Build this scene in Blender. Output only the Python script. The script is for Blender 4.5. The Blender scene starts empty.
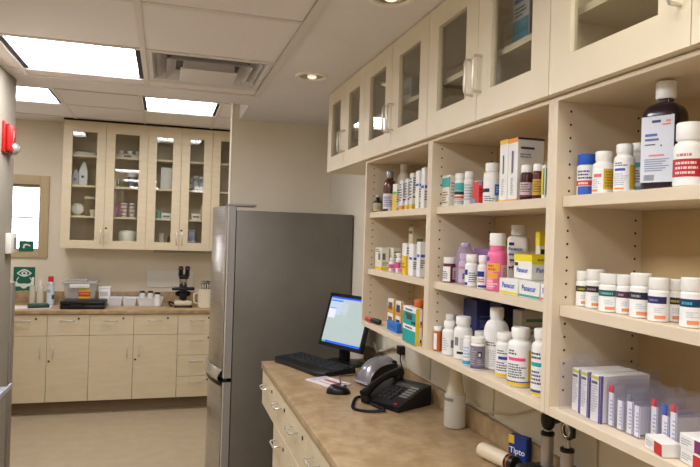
import bpy, bmesh, math, random
from mathutils import Vector, Matrix
random.seed(7)
SC = bpy.context.scene
COL = SC.collection
PI = math.pi
def R(d): return math.radians(d)
POS = {
'a1': (0.9451, 2.7848, 1.75, 0.0201, 0.0798),
'a2': (0.9734, 2.7069, 1.75, 0.0284, 0.1844),
'a3': (0.9418, 2.5347, 1.75, 0.0135, 0.0492, 0.115),
'a4': (1.0357, 2.6959, 1.75, 0.0307, 0.2286),
'a5': (0.9466, 2.4725, 1.75, 0.0133, 0.0374, 0.1258),
'a6': (0.9465, 2.4122, 1.75, 0.013, 0.0291, 0.1269),
'a7': (0.9536, 2.374, 1.75, 0.0172, 0.0325, 0.1469),
'a8': (0.9534, 2.3088, 1.75, 0.0168, 0.0361, 0.1509),
'a9': (0.9553, 2.2543, 1.75, 0.0206, 0.0346, 0.1576),
'b1': (0.9528, 2.7219, 1.488, 0.0357, 0.0908, 0.0995),
'b2': (0.9928, 2.6724, 1.488, 0.0355, 0.0719, 0.1016),
'b3': (0.9506, 2.5772, 1.488, 0.0156, 0.0593),
'b4': (0.9495, 2.4931, 1.488, 0.0145, 0.0839),
'b5': (0.9397, 2.3888, 1.488, 0.0193, 0.0444, 0.1261),
'b6': (0.9455, 2.3284, 1.488, 0.0211, 0.0475, 0.1256),
'b7': (0.9463, 2.2521, 1.488, 0.0226, 0.0348, 0.1347),
'b8': (1.0604, 2.5737, 1.488, 0.0608, 0.0468, 0.1933),
'c2': (0.963, 2.5973, 1.245, 0.0161, 0.0694, 0.1238),
'c3': (0.958, 2.4886, 1.245, 0.016, 0.0587, 0.1244),
'c4': (0.9298, 2.4788, 1.245, 0.0196, 0.1195, 0.0391),
'c5': (0.9, 2.2062, 1.245, 0.026, 0.1267, 0.1337),
'd1': (0.9488, 2.026, 1.75, 0.0276, 0.0554, 0.1089),
'd2': (0.9543, 1.9482, 1.75, 0.0193, 0.1089),
'd3': (0.9575, 1.8881, 1.75, 0.0175, 0.1106),
'd4': (0.9437, 1.8006, 1.75, 0.0173, 0.0369, 0.1032),
'd5': (0.9608, 1.7451, 1.75, 0.0258, 0.1245),
'd6': (0.9841, 1.6415, 1.75, 0.0883, 0.0512, 0.1807),
'd7': (0.9821, 1.5871, 1.75, 0.0841, 0.0559, 0.1785),
'd8': (0.9411, 1.5176, 1.75, 0.0181, 0.095),
'd9': (0.937, 1.4565, 1.75, 0.014, 0.0914),
'd10': (0.933, 1.4145, 1.75, 0.0161, 0.0157, 0.0845),
'e1': (0.9504, 2.0029, 1.488, 0.0234, 0.0858),
'e2': (0.9732, 1.9354, 1.488, 0.0282, 0.1381),
'e3': (0.9485, 1.8366, 1.488, 0.0215, 0.1025),
'e4': (0.9441, 1.7526, 1.488, 0.0171, 0.1025),
'e5': (1.0793, 2.0209, 1.488, 0.0586, 0.0451, 0.1161),
'e6': (0.9544, 1.6874, 1.488, 0.0294, 0.1711),
'e7': (1.0521, 1.7338, 1.488, 0.0371, 0.1989),
'e8': (1.0497, 1.5938, 1.488, 0.0395, 0.0203, 0.1783),
'e9': (1.0282, 1.6327, 1.488, 0.0863, 0.0218, 0.0897),
'e10': (0.9202, 1.5742, 1.488, 0.0003, 0.1038, 0.0472),
'e11': (0.9201, 1.4705, 1.488, 0.0003, 0.1077, 0.0474),
'e12': (0.9201, 1.3823, 1.488, 0.0003, 0.0622, 0.0428),
'f1': (0.9301, 2.0385, 1.245, 0.0151, 0.0851),
'f2': (0.9743, 2.0345, 1.245, 0.0193, 0.1279),
'f3': (0.9398, 1.9657, 1.245, 0.0248, 0.1141),
'f4': (0.9551, 1.8956, 1.245, 0.0301, 0.1383),
'f5': (0.9203, 1.7954, 1.245, 0.0133, 0.0909),
'f6': (1.0, 1.858, 1.245, 0.022, 0.0953),
'f7': (0.9244, 1.7349, 1.245, 0.0214, 0.0976),
'f8': (0.9887, 1.7388, 1.245, 0.0387, 0.1862),
'f9': (0.9564, 1.6292, 1.245, 0.0264, 0.1274),
'f10': (0.9406, 1.5234, 1.245, 0.0336, 0.1573),
'f11': (0.9328, 1.4086, 1.245, 0.0258, 0.1712),
'f12': (1.0664, 2.0169, 1.245, 0.0728, 0.1215, 0.1833),
'f13': (1.1046, 1.877, 1.245, 0.0891, 0.0591, 0.1886),
'f14': (1.1041, 1.7035, 1.245, 0.1081, 0.0336, 0.1823),
'g1': (0.9572, 1.2834, 1.75, 0.0222, 0.0982),
'g2': (0.951, 1.2158, 1.75, 0.024, 0.0969),
'g3': (0.9483, 1.1454, 1.75, 0.0213, 0.104),
'g4': (0.9926, 1.1522, 1.75, 0.0176, 0.1106),
'g5': (0.9722, 1.0579, 1.75, 0.0452, 0.2216),
'g6': (0.9485, 0.9694, 1.75, 0.0275, 0.1216),
'h1': (0.9683, 1.296, 1.488, 0.0183, 0.0833),
'h2': (0.966, 1.252, 1.488, 0.021, 0.0897),
'h3': (0.9506, 1.186, 1.488, 0.0206, 0.0839),
'h4': (0.9628, 1.1485, 1.488, 0.0178, 0.0844),
'h5': (0.9512, 1.0885, 1.488, 0.0212, 0.0917),
'h6': (0.9467, 1.0336, 1.488, 0.0197, 0.0862),
'h7': (0.9827, 1.026, 1.488, 0.0177, 0.0841),
'h8': (0.9467, 0.9519, 1.488, 0.0197, 0.0922),
'i1': (0.9614, 1.2654, 1.245, 0.0628, 0.0296, 0.1003),
'i2': (0.9564, 1.2276, 1.245, 0.0629, 0.0283, 0.1028),
'i3': (0.9519, 1.1839, 1.245, 0.0637, 0.0418, 0.1041),
'i4': (0.919, 0.9922, 1.245, 0.038, 0.0459, 0.0359),
'i5': (0.9269, 0.906, 1.245, 0.0438, 0.0551, 0.0538),
'i6': (1.0981, 1.1143, 1.245, 0.0161, 0.011, 0.0651),
}
# ---------------------------------------------------------------- materials
MATS = {}
def lin(c):
    c = c / 255.0
    return c / 12.92 if c <= .04045 else ((c + .055) / 1.055) ** 2.4
def rgb(c): return (lin(c[0]), lin(c[1]), lin(c[2]), 1.0)
def M(c, rough=.5, metal=0.0, spec=.4, emit=0.0, alpha=1.0):
    k = (tuple(c), rough, metal, spec, emit, alpha)
    if k in MATS: return MATS[k]
    m = bpy.data.materials.new('paint'); m.use_nodes = True
    b = m.node_tree.nodes['Principled BSDF']
    b.inputs['Base Color'].default_value = rgb(c)
    b.inputs['Roughness'].default_value = rough
    b.inputs['Metallic'].default_value = metal
    b.inputs['Specular IOR Level'].default_value = spec
    if emit:
        b.inputs['Emission Color'].default_value = rgb(c); b.inputs['Emission Strength'].default_value = emit
    if alpha < 1: b.inputs['Alpha'].default_value = alpha
    MATS[k] = m
    return m
def noise_mat(name, c1, c2, scale, rough=.6, bump=0.0, detail=4, stretch=(1, 1, 1), spec=.3, metal=0.0, bump_scale=None):
    m = bpy.data.materials.new(name); m.use_nodes = True
    nt = m.node_tree; b = nt.nodes['Principled BSDF']
    tc = nt.nodes.new('ShaderNodeTexCoord'); mp = nt.nodes.new('ShaderNodeMapping')
    mp.inputs['Scale'].default_value = stretch
    n = nt.nodes.new('ShaderNodeTexNoise'); n.inputs['Scale'].default_value = scale; n.inputs['Detail'].default_value = detail
    cr = nt.nodes.new('ShaderNodeValToRGB')
    cr.color_ramp.elements[0].color = rgb(c1); cr.color_ramp.elements[1].color = rgb(c2)
    cr.color_ramp.elements[0].position = .35; cr.color_ramp.elements[1].position = .65
    nt.links.new(tc.outputs['Object'], mp.inputs['Vector']); nt.links.new(mp.outputs[0], n.inputs['Vector'])
    nt.links.new(n.outputs['Fac'], cr.inputs[0]); nt.links.new(cr.outputs[0], b.inputs['Base Color'])
    b.inputs['Roughness'].default_value = rough; b.inputs['Specular IOR Level'].default_value = spec
    b.inputs['Metallic'].default_value = metal
    if bump:
        n2 = nt.nodes.new('ShaderNodeTexNoise'); n2.inputs['Scale'].default_value = bump_scale or scale * 3
        nt.links.new(mp.outputs[0], n2.inputs['Vector'])
        bp = nt.nodes.new('ShaderNodeBump'); bp.inputs['Strength'].default_value = bump; bp.inputs['Distance'].default_value = .004
        nt.links.new(n2.outputs['Fac'], bp.inputs['Height']); nt.links.new(bp.outputs[0], b.inputs['Normal'])
    return m
def glass_mat(name, tint=(255, 255, 255), refl=1.0, base=0.0, rough=.02):
    m = bpy.data.materials.new(name); m.use_nodes = True
    nt = m.node_tree; nt.nodes.clear()
    out = nt.nodes.new('ShaderNodeOutputMaterial'); mx = nt.nodes.new('ShaderNodeMixShader')
    tr = nt.nodes.new('ShaderNodeBsdfTransparent'); tr.inputs['Color'].default_value = rgb(tint)
    gl = nt.nodes.new('ShaderNodeBsdfGlossy'); gl.inputs['Roughness'].default_value = rough
    fr = nt.nodes.new('ShaderNodeLayerWeight'); pw = nt.nodes.new('ShaderNodeMath'); pw.operation = 'POWER'; pw.inputs[1].default_value = 5
    nt.links.new(fr.outputs['Facing'], pw.inputs[0])
    mu = nt.nodes.new('ShaderNodeMath'); mu.operation = 'MULTIPLY_ADD'; mu.inputs[1].default_value = .95 * refl; mu.inputs[2].default_value = .04 + base
    nt.links.new(pw.outputs[0], mu.inputs[0]); nt.links.new(mu.outputs[0], mx.inputs[0])
    nt.links.new(tr.outputs[0], mx.inputs[1]); nt.links.new(gl.outputs[0], mx.inputs[2]); nt.links.new(mx.outputs[0], out.inputs[0])
    return m
def film_mat(name, tint, haze, hazec):
    """thin clear plastic: see-through with a milky share and a gloss"""
    m = bpy.data.materials.new(name); m.use_nodes = True
    nt = m.node_tree; nt.nodes.clear()
    out = nt.nodes.new('ShaderNodeOutputMaterial'); mx = nt.nodes.new('ShaderNodeMixShader')
    tr = nt.nodes.new('ShaderNodeBsdfTransparent'); tr.inputs['Color'].default_value = rgb(tint)
    pb = nt.nodes.new('ShaderNodeBsdfPrincipled'); pb.inputs['Base Color'].default_value = rgb(hazec); pb.inputs['Roughness'].default_value = .15
    mx.inputs[0].default_value = haze
    nt.links.new(tr.outputs[0], mx.inputs[1]); nt.links.new(pb.outputs[0], mx.inputs[2]); nt.links.new(mx.outputs[0], out.inputs[0])
    return m

CREAM = noise_mat('cream_laminate', (226, 213, 186), (230, 217, 191), 6, rough=.45, spec=.35)
MAPLE = noise_mat('maple_laminate', (208, 192, 160), (214, 198, 167), 5, rough=.45, spec=.35, stretch=(1, 1, 6))
INNER = noise_mat('shelf_laminate', (222, 206, 180), (226, 210, 185), 6, rough=.5)
BACK_SHADED = noise_mat('shaded_back_laminate', (208, 180, 134), (212, 185, 140), 6, rough=.5)  # shelf laminate made browner: shade of the deep bays put into the colour
WALL = noise_mat('wall_paint', (232, 221, 200), (236, 225, 204), 3, rough=.85, bump=.06, bump_scale=90)
WALLW = noise_mat('pale_wall_paint', (228, 220, 202), (232, 224, 206), 3, rough=.85, bump=.05, bump_scale=90)
SOFFIT = noise_mat('soffit_paint', (232, 227, 224), (236, 231, 228), 3, rough=.85)
TILE = noise_mat('ceiling_tile', (232, 225, 222), (236, 230, 227), 220, rough=.95, bump=.15, bump_scale=400)
TEE = M((222, 214, 206), .5)
FLOOR = noise_mat('vinyl_floor', (172, 154, 126), (180, 162, 134), 9, rough=.35, spec=.4)
COUNTER = noise_mat('speckled_laminate', (158, 132, 96), (184, 158, 121), 16, rough=.38, detail=8)
COUNTER_EDGE = noise_mat('speckled_edge', (146, 120, 86), (172, 146, 110), 22, rough=.4, detail=8)
STEEL = noise_mat('brushed_steel', (176, 172, 166), (192, 188, 182), 3, rough=.28, metal=.9, stretch=(1, 1, 60))
SIDE = noise_mat('grey_side_panel', (106, 101, 92), (113, 108, 99), 4, rough=.42, spec=.5, metal=.25)
CHROME = M((200, 196, 190), .22, .9)
NICKEL = M((214, 208, 198), .32, .75)
DARK = M((22, 21, 22), .42)
BLACK = M((12, 12, 13), .35)
GAP_SHADE = M((40, 34, 28), .9)
WHITE = M((240, 238, 232), .42)
CAPW = M((244, 242, 236), .5)
PLASTW = M((236, 234, 228), .35)
GLASS = glass_mat('cabinet_glass', (252, 253, 250), 1.0, .03)
GLASS_FAR = glass_mat('far_cabinet_glass', (252, 253, 250), .9, .01)
CLEAR = film_mat('clear_plastic', (248, 247, 250), .065, (226, 228, 240))
HAZY = film_mat('milky_plastic', (242, 242, 238), .5, (240, 234, 218))
LIGHT = M((255, 252, 246), .5, emit=1.0)

# ---------------------------------------------------------------- mesh builder
class MB:
    def __init__(s): s.bm = bmesh.new(); s.mats = []
    def mi(s, m):
        if m not in s.mats: s.mats.append(m)
        return s.mats.index(m)
    def _tag(s, faces, m, smooth=False):
        i = s.mi(m)
        for f in faces: f.material_index = i; f.smooth = smooth
    def box(s, x0, x1, y0, y1, z0, z1, m, bev=0.0, seg=2, mat=None):
        vs = [s.bm.verts.new((x, y, z)) for z in (z0, z1) for y in (y0, y1) for x in (x0, x1)]
        idx = [(0, 2, 3, 1), (4, 5, 7, 6), (0, 1, 5, 4), (2, 6, 7, 3), (0, 4, 6, 2), (1, 3, 7, 5)]
        fs = [s.bm.faces.new([vs[i] for i in q]) for q in idx]
        s._tag(fs, m)
        if bev > 0:
            es = list({e for f in fs for e in f.edges})
            r = bmesh.ops.bevel(s.bm, geom=es, offset=bev, segments=seg, affect='EDGES', profile=.5)
            i = s.mi(m)
            for f in r['faces']: f.material_index = i; f.smooth = True
            vs = list({v for f in r['faces'] for v in f.verts} | {v for v in vs if v.is_valid})
        if mat is not None:
            for v in vs: v.co = mat @ v.co
        return vs
    def face(s, pts, m, smooth=False):
        f = s.bm.faces.new([s.bm.verts.new(p) for p in pts]); s._tag([f], m, smooth); return f
    def grid(s, rows, m, closed=False, smooth=True):
        vr = [[s.bm.verts.new(p) for p in r] for r in rows]
        n = len(vr[0]); fs = []
        for a, b in zip(vr[:-1], vr[1:]):
            for i in range(n if closed else n - 1):
                j = (i + 1) % n
                fs.append(s.bm.faces.new((a[i], a[j], b[j], b[i])))
        s._tag(fs, m, smooth); return vr
    def lathe(s, prof, m, c=(0, 0, 0), n=24, ex=1.0, ey=1.0, power=2.0, cap0=True, cap1=True, T=None, rib=0):
        """prof: (radius, z) list; power>2 squares the section"""
        rows = []
        for r, z in prof:
            row = []
            for k in range(n):
                a = 2 * PI * k / n
                ca, sa = math.cos(a), math.sin(a)
                q = (abs(ca) ** power + abs(sa) ** power) ** (-1 / power) if power != 2 else 1
                rr = r * q * (1 - (rib if k % 2 else 0))
                p = Vector((c[0] + rr * ca * ex, c[1] + rr * sa * ey, c[2] + z))
                row.append(T @ p if T is not None else p)
            rows.append(row)
        vr = s.grid(rows, m, closed=True)
        if cap0: s._tag([s.bm.faces.new(list(reversed(vr[0])))], m)
        if cap1: s._tag([s.bm.faces.new(vr[-1])], m)
    def tube(s, pts, r, m, n=8, closed=False):
        P = [Vector(p) for p in pts]; rows = []
        up = Vector((0, 0, 1)); prev = None
        for i, p in enumerate(P):
            if closed: d = P[(i + 1) % len(P)] - P[i - 1]
            else: d = (P[min(i + 1, len(P) - 1)] - P[max(i - 1, 0)])
            d.normalize()
            if prev is None:
                a = d.cross(up if abs(d.z) < .95 else Vector((1, 0, 0))).normalized()
            else:
                a = (prev - d * prev.dot(d)).normalized()
            prev = a; b = d.cross(a)
            rr = r[i] if isinstance(r, (list, tuple)) else r
            rows.append([p + a * math.cos(2 * PI * k / n) * rr + b * math.sin(2 * PI * k / n) * rr for k in range(n)])
        if closed: rows.append(rows[0])
        vr = s.grid(rows, m, closed=True)
        if not closed:
            s._tag([s.bm.faces.new(list(reversed(vr[0])))], m); s._tag([s.bm.faces.new(vr[-1])], m)
    def prism(s, poly, m, axis, lo, hi):
        """poly of 2D points extruded along axis 'x','y' or 'z'"""
        def P(a, b, t): return {'x': (t, a, b), 'y': (a, t, b), 'z': (a, b, t)}[axis]
        A = [s.bm.verts.new(P(a, b, lo)) for a, b in poly]; B = [s.bm.verts.new(P(a, b, hi)) for a, b in poly]
        n = len(poly); fs = [s.bm.faces.new(A), s.bm.faces.new(list(reversed(B)))]
        for i in range(n): fs.append(s.bm.faces.new((A[i], B[i], B[(i + 1) % n], A[(i + 1) % n])))
        s._tag(fs, m)
        bmesh.ops.recalc_face_normals(s.bm, faces=fs)
    def text(s, string, size, m, fn, bold=False):
        for poly in text_polys(string, size):
            s.face([fn(x, y) for x, y in poly], m)
    def build(s, name, parent=None, loc=None, rotz=None, smooth_angle=True):
        me = bpy.data.meshes.new(name)
        bmesh.ops.remove_doubles(s.bm, verts=s.bm.verts, dist=1e-6)
        s.bm.to_mesh(me); s.bm.free()
        for m in s.mats: me.materials.append(m)
        try: me.set_sharp_from_angle(angle=R(42))
        except Exception: pass
        o = bpy.data.objects.new(name, me); COL.objects.link(o)
        if parent is not None: o.parent = parent
        if loc is not None: o.location = loc
        if rotz is not None: o.rotation_euler = (0, 0, rotz)
        return o
_TX = {}
def text_polys(string, size):
    k = string
    if k not in _TX:
        cu = bpy.data.curves.new('lettering', 'FONT'); cu.body = string; cu.size = 1; cu.align_x = 'CENTER'; cu.align_y = 'CENTER'
        cu.resolution_u = 2; cu.offset = .018
        o = bpy.data.objects.new('lettering', cu); COL.objects.link(o)
        dg = bpy.context.evaluated_depsgraph_get(); dg.update()
        me = bpy.data.meshes.new_from_object(o.evaluated_get(dg))
        _TX[k] = [[(me.vertices[i].co.x, me.vertices[i].co.y) for i in p.vertices] for p in me.polygons]
        bpy.data.objects.remove(o); bpy.data.meshes.remove(me); bpy.data.curves.remove(cu)
    return [[(x * size, y * size) for x, y in p] for p in _TX[k]]

def tag(o, label, cat, group=None, kind=None):
    o['label'] = label; o['category'] = cat
    if group: o['group'] = group
    if kind: o['kind'] = kind
    return o
def thing(name, label, cat, loc=(0, 0, 0), rotz=0.0, group=None):
    o = bpy.data.objects.new(name, None); COL.objects.link(o)
    o.location = loc; o.rotation_euler = (0, 0, rotz); o.empty_display_size = .05
    return tag(o, label, cat, group)
def struct(o):
    o['kind'] = 'structure'; return o
def copy_tree(o, loc, rotz, label, parent=None):
    c = o.copy(); COL.objects.link(c)
    if parent is None: c.location = loc; c.rotation_euler = (0, 0, rotz); c['label'] = label
    else: c.parent = parent
    for ch in list(o.children): copy_tree(ch, None, None, None, c)
    return c

# ---------------------------------------------------------------- the setting
def slab(name, x0, x1, y0, y1, z0, z1, m):
    b = MB(); b.box(x0, x1, y0, y1, z0, z1, m); return struct(b.build(name))
XW = 1.17      # right wall
slab('floor', -2.6, 1.4, -2.2, 6.9, -.1, 0, FLOOR)
slab('wall_right', XW, 1.35, -2.2, 6.74, 0, 2.9, WALLW)
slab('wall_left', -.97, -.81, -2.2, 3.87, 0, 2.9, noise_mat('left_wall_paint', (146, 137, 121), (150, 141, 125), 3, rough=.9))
slab('wall_back', -2.6, 1.35, -2.3, -2.2, 0, 2.9, WALL)
slab('wall_alcove', .435, XW, 4.56, 4.68, 0, 2.9, WALL)
slab('wall_far_left', -2.5, -2.35, 3.82, 6.74, 0, 2.9, WALL)
slab('wall_passage', -2.5, -.97, 3.75, 3.87, 0, 2.9, WALL)
# far wall with a window opening
b = MB()
wx0, wx1, wz0, wz1 = -1.50, -1.155, 1.42, 2.03
b.box(-2.5, wx0, 6.62, 6.74, 0, 2.9, WALL); b.box(wx1, 1.35, 6.62, 6.74, 0, 2.9, WALL)
b.box(wx0, wx1, 6.62, 6.74, 0, wz0, WALL); b.box(wx0, wx1, 6.62, 6.74, wz1, 2.9, WALL)
struct(b.build('wall_far'))
FRAME = M((196, 176, 138), .6)
b = MB()
fo = .085
b.box(wx0 - fo, wx0, 6.595, 6.64, wz0 - fo, wz1 + fo, FRAME, .003); b.box(wx1, wx1 + fo, 6.595, 6.64, wz0 - fo, wz1 + fo, FRAME, .003)
b.box(wx0, wx1, 6.597, 6.64, wz1, wz1 + fo, FRAME, .003); b.box(wx0, wx1, 6.597, 6.64, wz0 - fo, wz0, FRAME, .003)
b.box(wx0, wx1, 6.63, 6.66, wz1 - .03, wz1, M((150, 134, 110), .6))
b.box(wx0, wx1, 6.64, 6.66, 1.705, 1.72, M((120, 116, 140), .6))
w = struct(b.build('window_1'))
b = MB(); b.box(wx0, wx1, 6.665, 6.67, wz0, wz1, GLASS); b.build('pane', w)
b = MB()
for k in range(22):
    z = wz0 + .015 + k * .027
    b.face([(wx0, 6.690, z), (wx1, 6.690, z), (wx1, 6.705, z + .024), (wx0, 6.705, z + .024)], M((246, 244, 250), .6, emit=2.4))
bl = tag(b.build('window_blind'), 'white slatted blind glowing with daylight in the far window', 'blind')
b = MB(); b.face([(-2.3, 7.3, .6), (-.6, 7.3, .6), (-.6, 7.3, 2.8), (-2.3, 7.3, 2.8)], M((225, 232, 255), .9, emit=5.0)); struct(b.build('sky_backing'))

# ceilings
def ceiling(name, holes, x0, x1, y0, y1, z, m):
    """tile plane with rectangular openings for the fittings"""
    xs = sorted({x0, x1} | {h[0] for h in holes} | {h[1] for h in holes})
    ys = sorted({y0, y1} | {h[2] for h in holes} | {h[3] for h in holes})
    b = MB()
    for a, c in zip(xs[:-1], xs[1:]):
        for d, e in zip(ys[:-1], ys[1:]):
            if any(h[0] <= a and c <= h[1] and h[2] <= d and e <= h[3] for h in holes): continue
            b.box(a, c, d, e, z, z + .02, m)
    return struct(b.build(name))
GX = [-.725, -.12, .485]
ZC, ZF = 2.44, 2.64
near_lights = [(-.725, -.12, 2.96, 3.565), (-.725, -.12, 1.13, 1.74), (-.725, -.12, -.70, -.09)]
vent_hole = (-.12, .485, 2.96, 3.565)
ceiling('ceiling', near_lights + [vent_hole], -.81, .485, -2.2, 3.72, ZC, TILE)
far_lights = [(-1.43, -.82, 5.02, 5.63), (-.21, .40, 5.02, 5.63)]
ceiling('ceiling_far', far_lights, -2.35, XW, 4.0, 6.62, ZF, TILE)
b = MB(); b.box(.485, XW, -2.2, 4.56, 2.44, 2.7, SOFFIT); b.box(-.81, .485, 3.72, 4.0, 2.44, 2.7, SOFFIT); b.box(-2.35, -.81, 3.70, 4.0, 2.44, 2.7, SOFFIT)
struct(b.build('ceiling_soffit'))
# suspension bars
b = MB()
ys = [2.96 - .61 * k for k in range(9)] + [3.565]
for x in GX: b.box(x - .012, x + .012, -2.2, 3.72, ZC - .006, ZC, TEE)
for y in ys: b.box(-.81, .485, y - .012, y + .012, ZC - .0055, ZC, TEE)
b.box(-.81, .485, 3.695, 3.72, ZC - .008, ZC, TEE); b.box(-.81, -.785, -2.2, 3.72, ZC - .008, ZC, TEE)
b.box(.473, .51, -2.2, 3.72, ZC - .012, ZC - .002, TEE)
struct(b.build('trim_1'))
b = MB()
for x in (-2.04, -1.43, -.82, -.21, .40, 1.01): b.box(x - .012, x + .012, 4.0, 6.62, ZF - .006, ZF, TEE)
for y in (4.41, 5.02, 5.63, 6.24): b.box(-2.35, XW, y - .012, y + .012, ZF - .0055, ZF, TEE)
struct(b.build('trim_2'))
# door casing on the left wall
b = MB()
b.box(-.81, -.795, 3.34, 3.43, 0, 2.12, WALLW, .004); b.box(-.81, -.795, 2.4, 3.34, 2.03, 2.12, WALLW, .004); b.box(-.81, -.795, 2.4, 2.49, 0, 2.03, WALLW, .004)
struct(b.build('trim_3'))
b = MB(); b.box(-.81, -.803, 2.49, 3.34, 0.01, 2.03, M((214, 204, 184), .6), .002); d = struct(b.build('door_1'))
b = MB(); b.lathe([(.012, 0), (.012, .03), (.028, .035), (.03, .055), (.02, .068)], NICKEL, n=16, T=Matrix.Translation((-.803, 3.28, 1.0)) @ Matrix.Rotation(PI / 2, 4, 'Y')); b.build('door_handle', d)
b = MB()
b.box(.435 - .004, .435 - 0, 4.56, 4.68, 0, .1, M((120, 104, 84), .6)); b.box(-.81, -.806, 3.43, 3.87, 0, .1, M((120, 104, 84), .6))
struct(b.build('baseboard_left'))

# ---------------------------------------------------------------- lights
FLUO = 15.0
def diffuser_mat(st):
    m = bpy.data.materials.new('light_diffuser'); m.use_nodes = True
    nt = m.node_tree; nt.nodes.clear()
    out = nt.nodes.new('ShaderNodeOutputMaterial'); em = nt.nodes.new('ShaderNodeEmission')
    em.inputs['Color'].default_value = (1, 1.01, 1.08, 1); em.inputs['Strength'].default_value = st
    nt.links.new(em.outputs[0], out.inputs[0]); return m
DIFF = diffuser_mat(FLUO); DIFF_FAR = diffuser_mat(FLUO * .62)
def troffer(x0, x1, y0, y1, z, label):
    t = thing('ceiling_light', label, 'light', ((x0 + x1) / 2, (y0 + y1) / 2, z), 0, 'square fluorescent ceiling lights')
    w, d = (x1 - x0) / 2 - .014, (y1 - y0) / 2 - .014
    b = MB(); k = M((30, 28, 34), .6)
    b.box(-w, -w + .022, -d, d, .001, .06, k); b.box(w - .022, w, -d, d, .001, .06, k)
    b.box(-w, w, -d, -d + .008, .001, .06, TEE); b.box(-w, w, d - .008, d, .001, .06, TEE); b.box(-w, w, -d, d, .06, .065, k)
    b.build('housing', t)
    b = MB(); b.face([(-w + .022, -d + .008, .02), (-w + .022, d - .008, .02), (w - .022, d - .008, .02), (w - .022, -d + .008, .02)], DIFF if z < 2.5 else DIFF_FAR)
    b.build('diffuser', t)
    b = MB(); r = M((210, 205, 215), .5, emit=.75)
    for q in (-1, 1): b.box(q * w / 3 - .003, q * w / 3 + .003, -d + .008, d - .008, .015, .019, r)
    b.box(-w + .022, w - .022, -.002, .002, .015, .019, r)
    b.build('divider', t)
troffer(*near_lights[0], ZC, 'bright square ceiling light beside the air vent in the lower ceiling')
troffer(*near_lights[1], ZC, 'added square ceiling light over the desk aisle, out of view')  # unseen fitting, added to light the aisle
troffer(*near_lights[2], ZC, 'added square ceiling light behind the camera, out of view')  # second unseen fitting, added for its light from behind
troffer(*far_lights[0], ZF, 'bright square ceiling light in the raised ceiling above the far window')
troffer(*far_lights[1], ZF, 'bright square ceiling light in the raised ceiling above the glass cabinets')
def area(name, loc, sx, sy, power, col=(1, .95, .86), rot=(0, 0, 0)):
    l = bpy.data.lights.new(name, 'AREA'); l.shape = 'RECTANGLE'; l.size = sx; l.size_y = sy; l.energy = power; l.color = col
    o = bpy.data.objects.new(name, l); COL.objects.link(o); o.location = loc; o.rotation_euler = rot; return o

def can(x, y, label):
    t = thing('recessed_light', label, 'light', (x, y, 2.44), 0, 'round recessed lights')
    b = MB(); b.lathe([(.062, .0), (.064, -.008), (.078, -.008), (.084, -.001), (.084, .0)], M((244, 238, 226), .3), n=32, cap0=False, cap1=False); b.build('trim_ring', t)
    b = MB(); b.lathe([(.063, -.001), (.05, -.004), (.036, -.0015), (.02, -.004), (.004, -.003)], M((206, 192, 168), .18, .85), n=32, cap0=False); b.build('reflector', t)
    b = MB(); b.lathe([(.004, -.014), (.018, -.012), (.024, -.007), (.02, -.003)], M((246, 238, 220), .2, emit=.5), n=20, cap1=False); b.build('bulb', t)
can(.69, 3.13, 'round recessed light in the soffit near the end of the wall cabinets')
can(.70, 1.99, 'round recessed light in the soffit at the top edge of the photo')

# air vent
t = thing('air_vent', 'square white stepped air vent in the ceiling beside the light', 'vent', (.1825, 3.2625, ZC))
V1 = M((216, 210, 206), .5); V2 = M((206, 200, 198), .5)
b = MB()
def ring(b, o, i, z0, z1, m):
    A = [(-o, -o), (o, -o), (o, o), (-o, o)]; B = [(-i, -i), (i, -i), (i, i), (-i, i)]
    for k in range(4):
        j = (k + 1) % 4
        b.face([(*A[k], z0), (*A[j], z0), (*B[j], z1), (*B[k], z1)], m)
ring(b, .29, .265, -.002, -.002, V1); ring(b, .265, .225, -.002, .05, V1)
b.face([(-.225, -.225, .05), (.225, -.225, .05), (.225, .225, .05), (-.225, .225, .05)], M((120, 112, 106), .8))
b.build('frame', t)
for o_, i_, z0, z1 in ((.245, .20, .0, .04), (.20, .155, -.008, .035)):
    b = MB(); ring(b, o_, i_, z0, z1, V2); ring(b, o_, o_ - .004, z0, z0 + .006, V1); b.build('louver', t)
b = MB(); b.box(-.135, .135, -.135, .135, -.03, -.022, V1, .003); b.box(-.12, .12, -.12, .12, -.022, .04, V2); b.build('centre_plate', t)

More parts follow.
